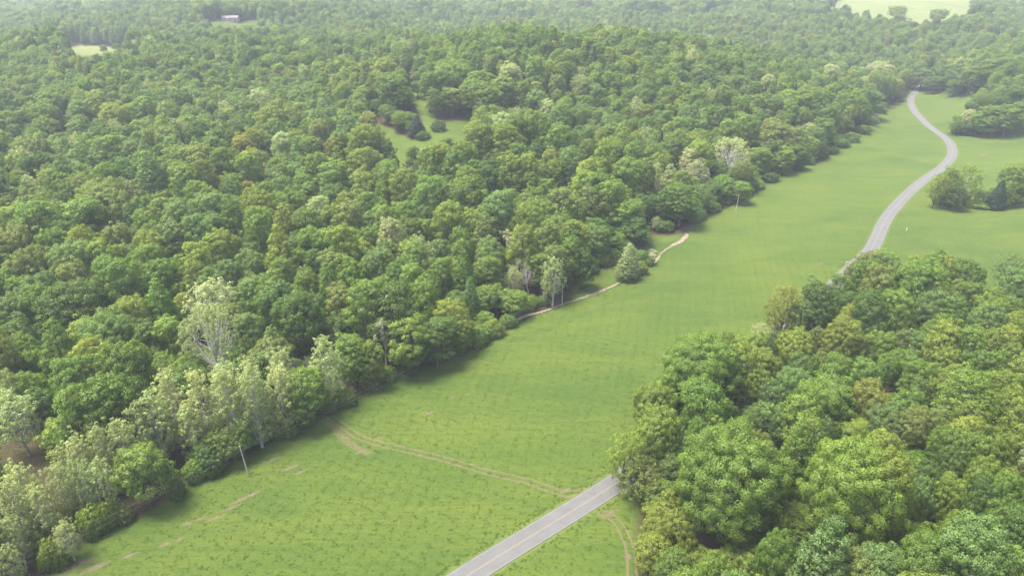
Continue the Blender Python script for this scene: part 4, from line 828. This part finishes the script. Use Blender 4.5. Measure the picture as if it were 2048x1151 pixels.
# ------------------------------------------------------------------ road, markings, creek
def ribbon(name, line, offs, mats, z, kind='structure', widths=None):
    line = np.asarray(line); d = np.gradient(line, axis=0); d = unit(d); nrm = np.stack([d[:, 1], -d[:, 0]], 1)
    cols = []
    for k, o in enumerate(offs):
        w = o if widths is None else o * widths
        p = line + nrm * (w[:, None] if widths is not None else w); cols.append(p)
    zz = ground(line[:, 0], line[:, 1]) + z; n = len(line); c = len(offs)
    V = np.stack([np.stack([p[:, 0], p[:, 1], zz], 1) for p in cols], 1).reshape(-1, 3)
    F = [[i * c + j, (i + 1) * c + j, (i + 1) * c + j + 1, i * c + j + 1] for i in range(n - 1) for j in range(c - 1)]
    g = Geo(); g.add(V, np.array(F)[:, ::-1]); me = g.mesh(name, mats); return tag(link(name, me), kind=kind)
def asphalt():
    m, n, out = mat('asphalt'); b = node(n, 'ShaderNodeBsdfPrincipled'); tc = node(n, 'ShaderNodeTexCoord'); P = tc.outputs['Object']
    c = mixc(n, ramp(n, noise(n, P, .25, 4, .6), .3, .7), (.084, .082, .079), (.113, .110, .105))
    c = mixc(n, math_(n, 'MULTIPLY', ramp(n, noise(n, P, 6, 3, .8), .3, .7), .5), c, (.074, .073, .071))
    c = mixc(n, math_(n, 'MULTIPLY', ramp(n, noise(n, P, .8, 6, .8), .62, .7), .35), c, (.25, .245, .24))
    L(n, c, b.inputs['Base Color']); b.inputs['Roughness'].default_value = .85
    L(n, b.outputs[0], out.inputs[0]); return m
def paint(name, col, wear=.5):
    m, n, out = mat(name); b = node(n, 'ShaderNodeBsdfPrincipled'); tc = node(n, 'ShaderNodeTexCoord')
    L(n, mixc(n, math_(n, 'MULTIPLY', ramp(n, noise(n, tc.outputs['Object'], 2.0, 6, .8), .35, .65), wear), col, (.115, .114, .118)), b.inputs['Base Color'])
    b.inputs['Roughness'].default_value = .7; L(n, b.outputs[0], out.inputs[0]); return m
M_ROAD = asphalt()
ribbon('road', ROAD, [-3.05, -1.5, 0, 1.5, 3.05], M_ROAD, .03)
ribbon('centre_line_marking', ROAD, [-.17, -.07], paint('yellow_paint', (.21, .165, .085), .85), .036)
ribbon('centre_line_marking', ROAD, [.07, .17], bpy.data.materials['yellow_paint'], .036)
ribbon('edge_line_marking', ROAD, [-2.84, -2.76], paint('white_paint', (.22, .22, .215), .95), .036)
ribbon('edge_line_marking', ROAD, [2.76, 2.84], bpy.data.materials['white_paint'], .036)
cl = catmull([hit(*p)[:2] for p in CREEK_PX], 2.0); cl = cl + RS.normal(size=cl.shape) * .12
wd = .9 + .35 * np.sin(np.arange(len(cl)) * .35) + .8 * sm((np.arange(len(cl)) - len(cl) + 14) / 12)
M_CREEK = simple('creek_gravel', (.19, .15, .115), .9, .35, 1.2, .3)
ribbon('creek', cl, [-.75, -.25, .25, .75], M_CREEK, -.30, widths=wd)

# ------------------------------------------------------------------ poles, wires and small things
M_POLE = simple('pole_wood', (.36, .33, .28), .85, .25, 1.5)
M_WIRE = simple('wire', (.5, .5, .5), .5, .05)
M_CER = simple('ceramic', (.5, .5, .48), .3, .05)
def pole(px, py, H, lean, label, name='utility_pole'):
    x, y, _ = hit(px, py); g0 = gz(x, y)
    e = bpy.data.objects.new(name, None); COL.objects.link(e); e.location = (x, y, g0); tag(e, label, 'utility pole', 'wooden utility poles along the field edge')
    g = Geo(); top = np.array([lean[0], lean[1], H]); tube(g, [top * 0 - [0, 0, .3], top * .5, top], [.19, .16, .12], 10); link('shaft', g.mesh('shaft', M_POLE, True), e)
    for f in (.985, .86):
        g = Geo(); c = top * f; tube(g, [c + [.14, -.1, 0], c + [.22, -.16, .0], c + [.22, -.16, .28]], [.03, .05, .07], 6); link('insulator', g.mesh('insulator', M_CER, True), e)
    return np.array([x, y, g0]) + top * .985 + [.22, -.16, .2], np.array([x, y, g0]) + top * .86 + [.22, -.16, .2]
p1 = pole(498, 953, 9.6, (-.9, .25), 'grey wooden pole leaning in front of the pale tree row')
p2 = pole(1124, 612, 8.4, (0, 0), 'wooden pole standing beside the sandy creek bed')
p3 = pole(1472, 421, 9.2, (.45, 0), 'slightly leaning pole standing far along the wood edge')
def wire(a, b, sag, label):
    t = np.linspace(0, 1, 40)[:, None]; p = a * (1 - t) + b * t; p[:, 2] -= sag * 4 * (t * (1 - t))[:, 0]
    g = Geo(); tube(g, p, np.full(40, .0045), 5); tag(link('overhead_wire', g.mesh('overhead_wire', M_WIRE, True)), label, 'wire', 'wires between the poles')
d0 = unit((p1[0] - p2[0]) * np.array([1, 1, 0])); p0 = [q + d0 * 62 for q in p1]
wire(p0[0], p1[0], 1.0, 'upper thin wire running off from the leaning pole'); wire(p0[1], p1[1], 1.1, 'lower thin wire running off from the leaning pole')
wire(p1[0], p2[0], 2.6, 'upper wire from the leaning pole to the creek pole'); wire(p1[1], p2[1], 2.7, 'lower wire from the leaning pole to the creek pole')
wire(p2[0], p3[0], 2.6, 'upper wire from the creek pole to the far pole'); wire(p2[1], p3[1], 2.7, 'lower wire from the creek pole to the far pole')
M_WHITE = simple('white_plastic', (.75, .75, .73), .5, .05); M_DARK = simple('dark_cap', (.08, .08, .09), .5, .1)
for px, py, lb in ((1813, 461, 'short white marker post in the grass by the road'), (1899, 262, 'tiny white marker post on the far bend verge')):
    x, y, _ = hit(px, py); e = bpy.data.objects.new('marker_post', None); COL.objects.link(e); e.location = (x, y, gz(x, y)); tag(e, lb, 'marker post', 'white marker posts beside the road')
    g = Geo(); tube(g, [(0, 0, -.2), (0, 0, .8), (0, 0, 1.5)], [.16, .15, .11], 8); link('shaft', g.mesh('shaft', M_WHITE, True), e)
    g = Geo(); tube(g, [(0, 0, 1.5), (0, 0, 1.58), (0, 0, 1.66)], [.12, .1, .03], 8); link('cap', g.mesh('cap', M_DARK, True), e)
x, y, _ = hit(1696, 528); M_CONC = simple('concrete', (.34, .33, .30), .85, .15, 2, .2)
e = bpy.data.objects.new('culvert_headwall', None); COL.objects.link(e); e.location = (x, y, gz(x, y)); e.rotation_euler = (0, 0, R(-20)); tag(e, 'small pale concrete culvert headwall beside the road', 'headwall')
g = Geo(); box(g, -.9, .9, -.14, .14, -.3, .62); link('wall', g.mesh('wall', M_CONC), e)
g = Geo(); box(g, -1.0, 1.0, -.2, .2, .62, .72); link('coping', g.mesh('coping', M_CONC), e)
for s in (-1, 1):
    g = Geo(); box(g, s * .98 - .08, s * .98 + .08, -.75, -.2, -.3, .45); link('wing_wall', g.mesh('wing_wall', M_CONC), e)

# the house on the far hill
hx, hy, _ = hit(462, 43); hz = gz(hx, hy)
M_BRICK = simple('brick', (.38, .25, .22), .9, .15, 1.0); M_ROOF = simple('roof_shingle', (.17, .13, .14), .9, .2, 1.5); M_TRIM = simple('white_trim', (.75, .74, .72), .6, .05)
m, n, out = mat('window_glass'); b = node(n, 'ShaderNodeBsdfPrincipled'); b.inputs['Base Color'].default_value = (.05, .06, .08, 1); b.inputs['Roughness'].default_value = .1; L(n, b.outputs[0], out.inputs[0]); M_GLASS = m
e = bpy.data.objects.new('brick_house', None); COL.objects.link(e); e.location = (hx, hy, hz - .1); e.rotation_euler = (0, 0, R(4)); tag(e, 'long brick house on the hazy hilltop lawn', 'house')
g = Geo(); box(g, -11.5, 11.5, -5, 5, -.5, 5.2); wl = link('wall', g.mesh('wall', M_BRICK), e)
g = Geo(); V = [(-12.1, -5.6, 5.22), (12.1, -5.6, 5.22), (12.1, 5.6, 5.22), (-12.1, 5.6, 5.22), (-12.1, 0, 8.0), (12.1, 0, 8.0)]
g.add(V, [[0, 1, 5, 4], [2, 3, 4, 5]]); g.add(V, [[0, 4, 3], [1, 2, 5]]); g.add(V, [[3, 2, 1, 0]]); rf = link('roof', g.mesh('roof', M_ROOF), e)
g = Geo(); box(g, 4, 5.1, .5, 1.5, 6.5, 9.2); link('chimney', g.mesh('chimney', M_BRICK), rf)
for xx in (-9.6, -6.9, 2.2, 4.9, 9.6):
    for z0 in (.9, 3.4):
        g = Geo(); box(g, xx - .7, xx + .7, -5.09, -4.99, z0, z0 + 1.35); f = link('window', g.mesh('window', M_TRIM), e)
        g = Geo(); box(g, xx - .55, xx + .55, -5.12, -5.06, z0 + .14, z0 + 1.21); link('pane', g.mesh('pane', M_GLASS), f)
g = Geo(); box(g, -4.6, -.2, -7.2, -5.02, -.5, .25); pc = link('porch', g.mesh('porch', M_CONC), e)
for xx in (-4.3, -2.4, -.5):
    g = Geo(); box(g, xx - .14, xx + .14, -7.05, -6.77, .25, 5.0); link('column', g.mesh('column', M_TRIM), pc)
g = Geo(); box(g, -4.9, .1, -7.4, -5.02, 5.0, 5.18); link('porch_roof', g.mesh('porch_roof', M_TRIM), pc)
g = Geo(); box(g, -2.0, -1.0, -5.08, -4.98, .25, 2.4); link('door', g.mesh('door', M_DARK), e)
g = Geo(); box(g, 6.3, 8.7, -5.08, -4.98, 0, 2.3); link('garage_door', g.mesh('garage_door', M_DARK), e)

# ------------------------------------------------------------------ the air
g = Geo(); box(g, -11200, 11200, -11200, 11200, -6.0, 128.0)
hz_ = link('haze', g.mesh('haze', None)); tag(hz_, kind='stuff')
m, n, out = mat('haze'); v = node(n, 'ShaderNodeVolumePrincipled'); v.inputs['Color'].default_value = (.84, .93, 1.0, 1); v.inputs['Density'].default_value = .00015; v.inputs['Anisotropy'].default_value = .0
L(n, v.outputs[0], out.inputs['Volume']); hz_.data.materials.append(m)
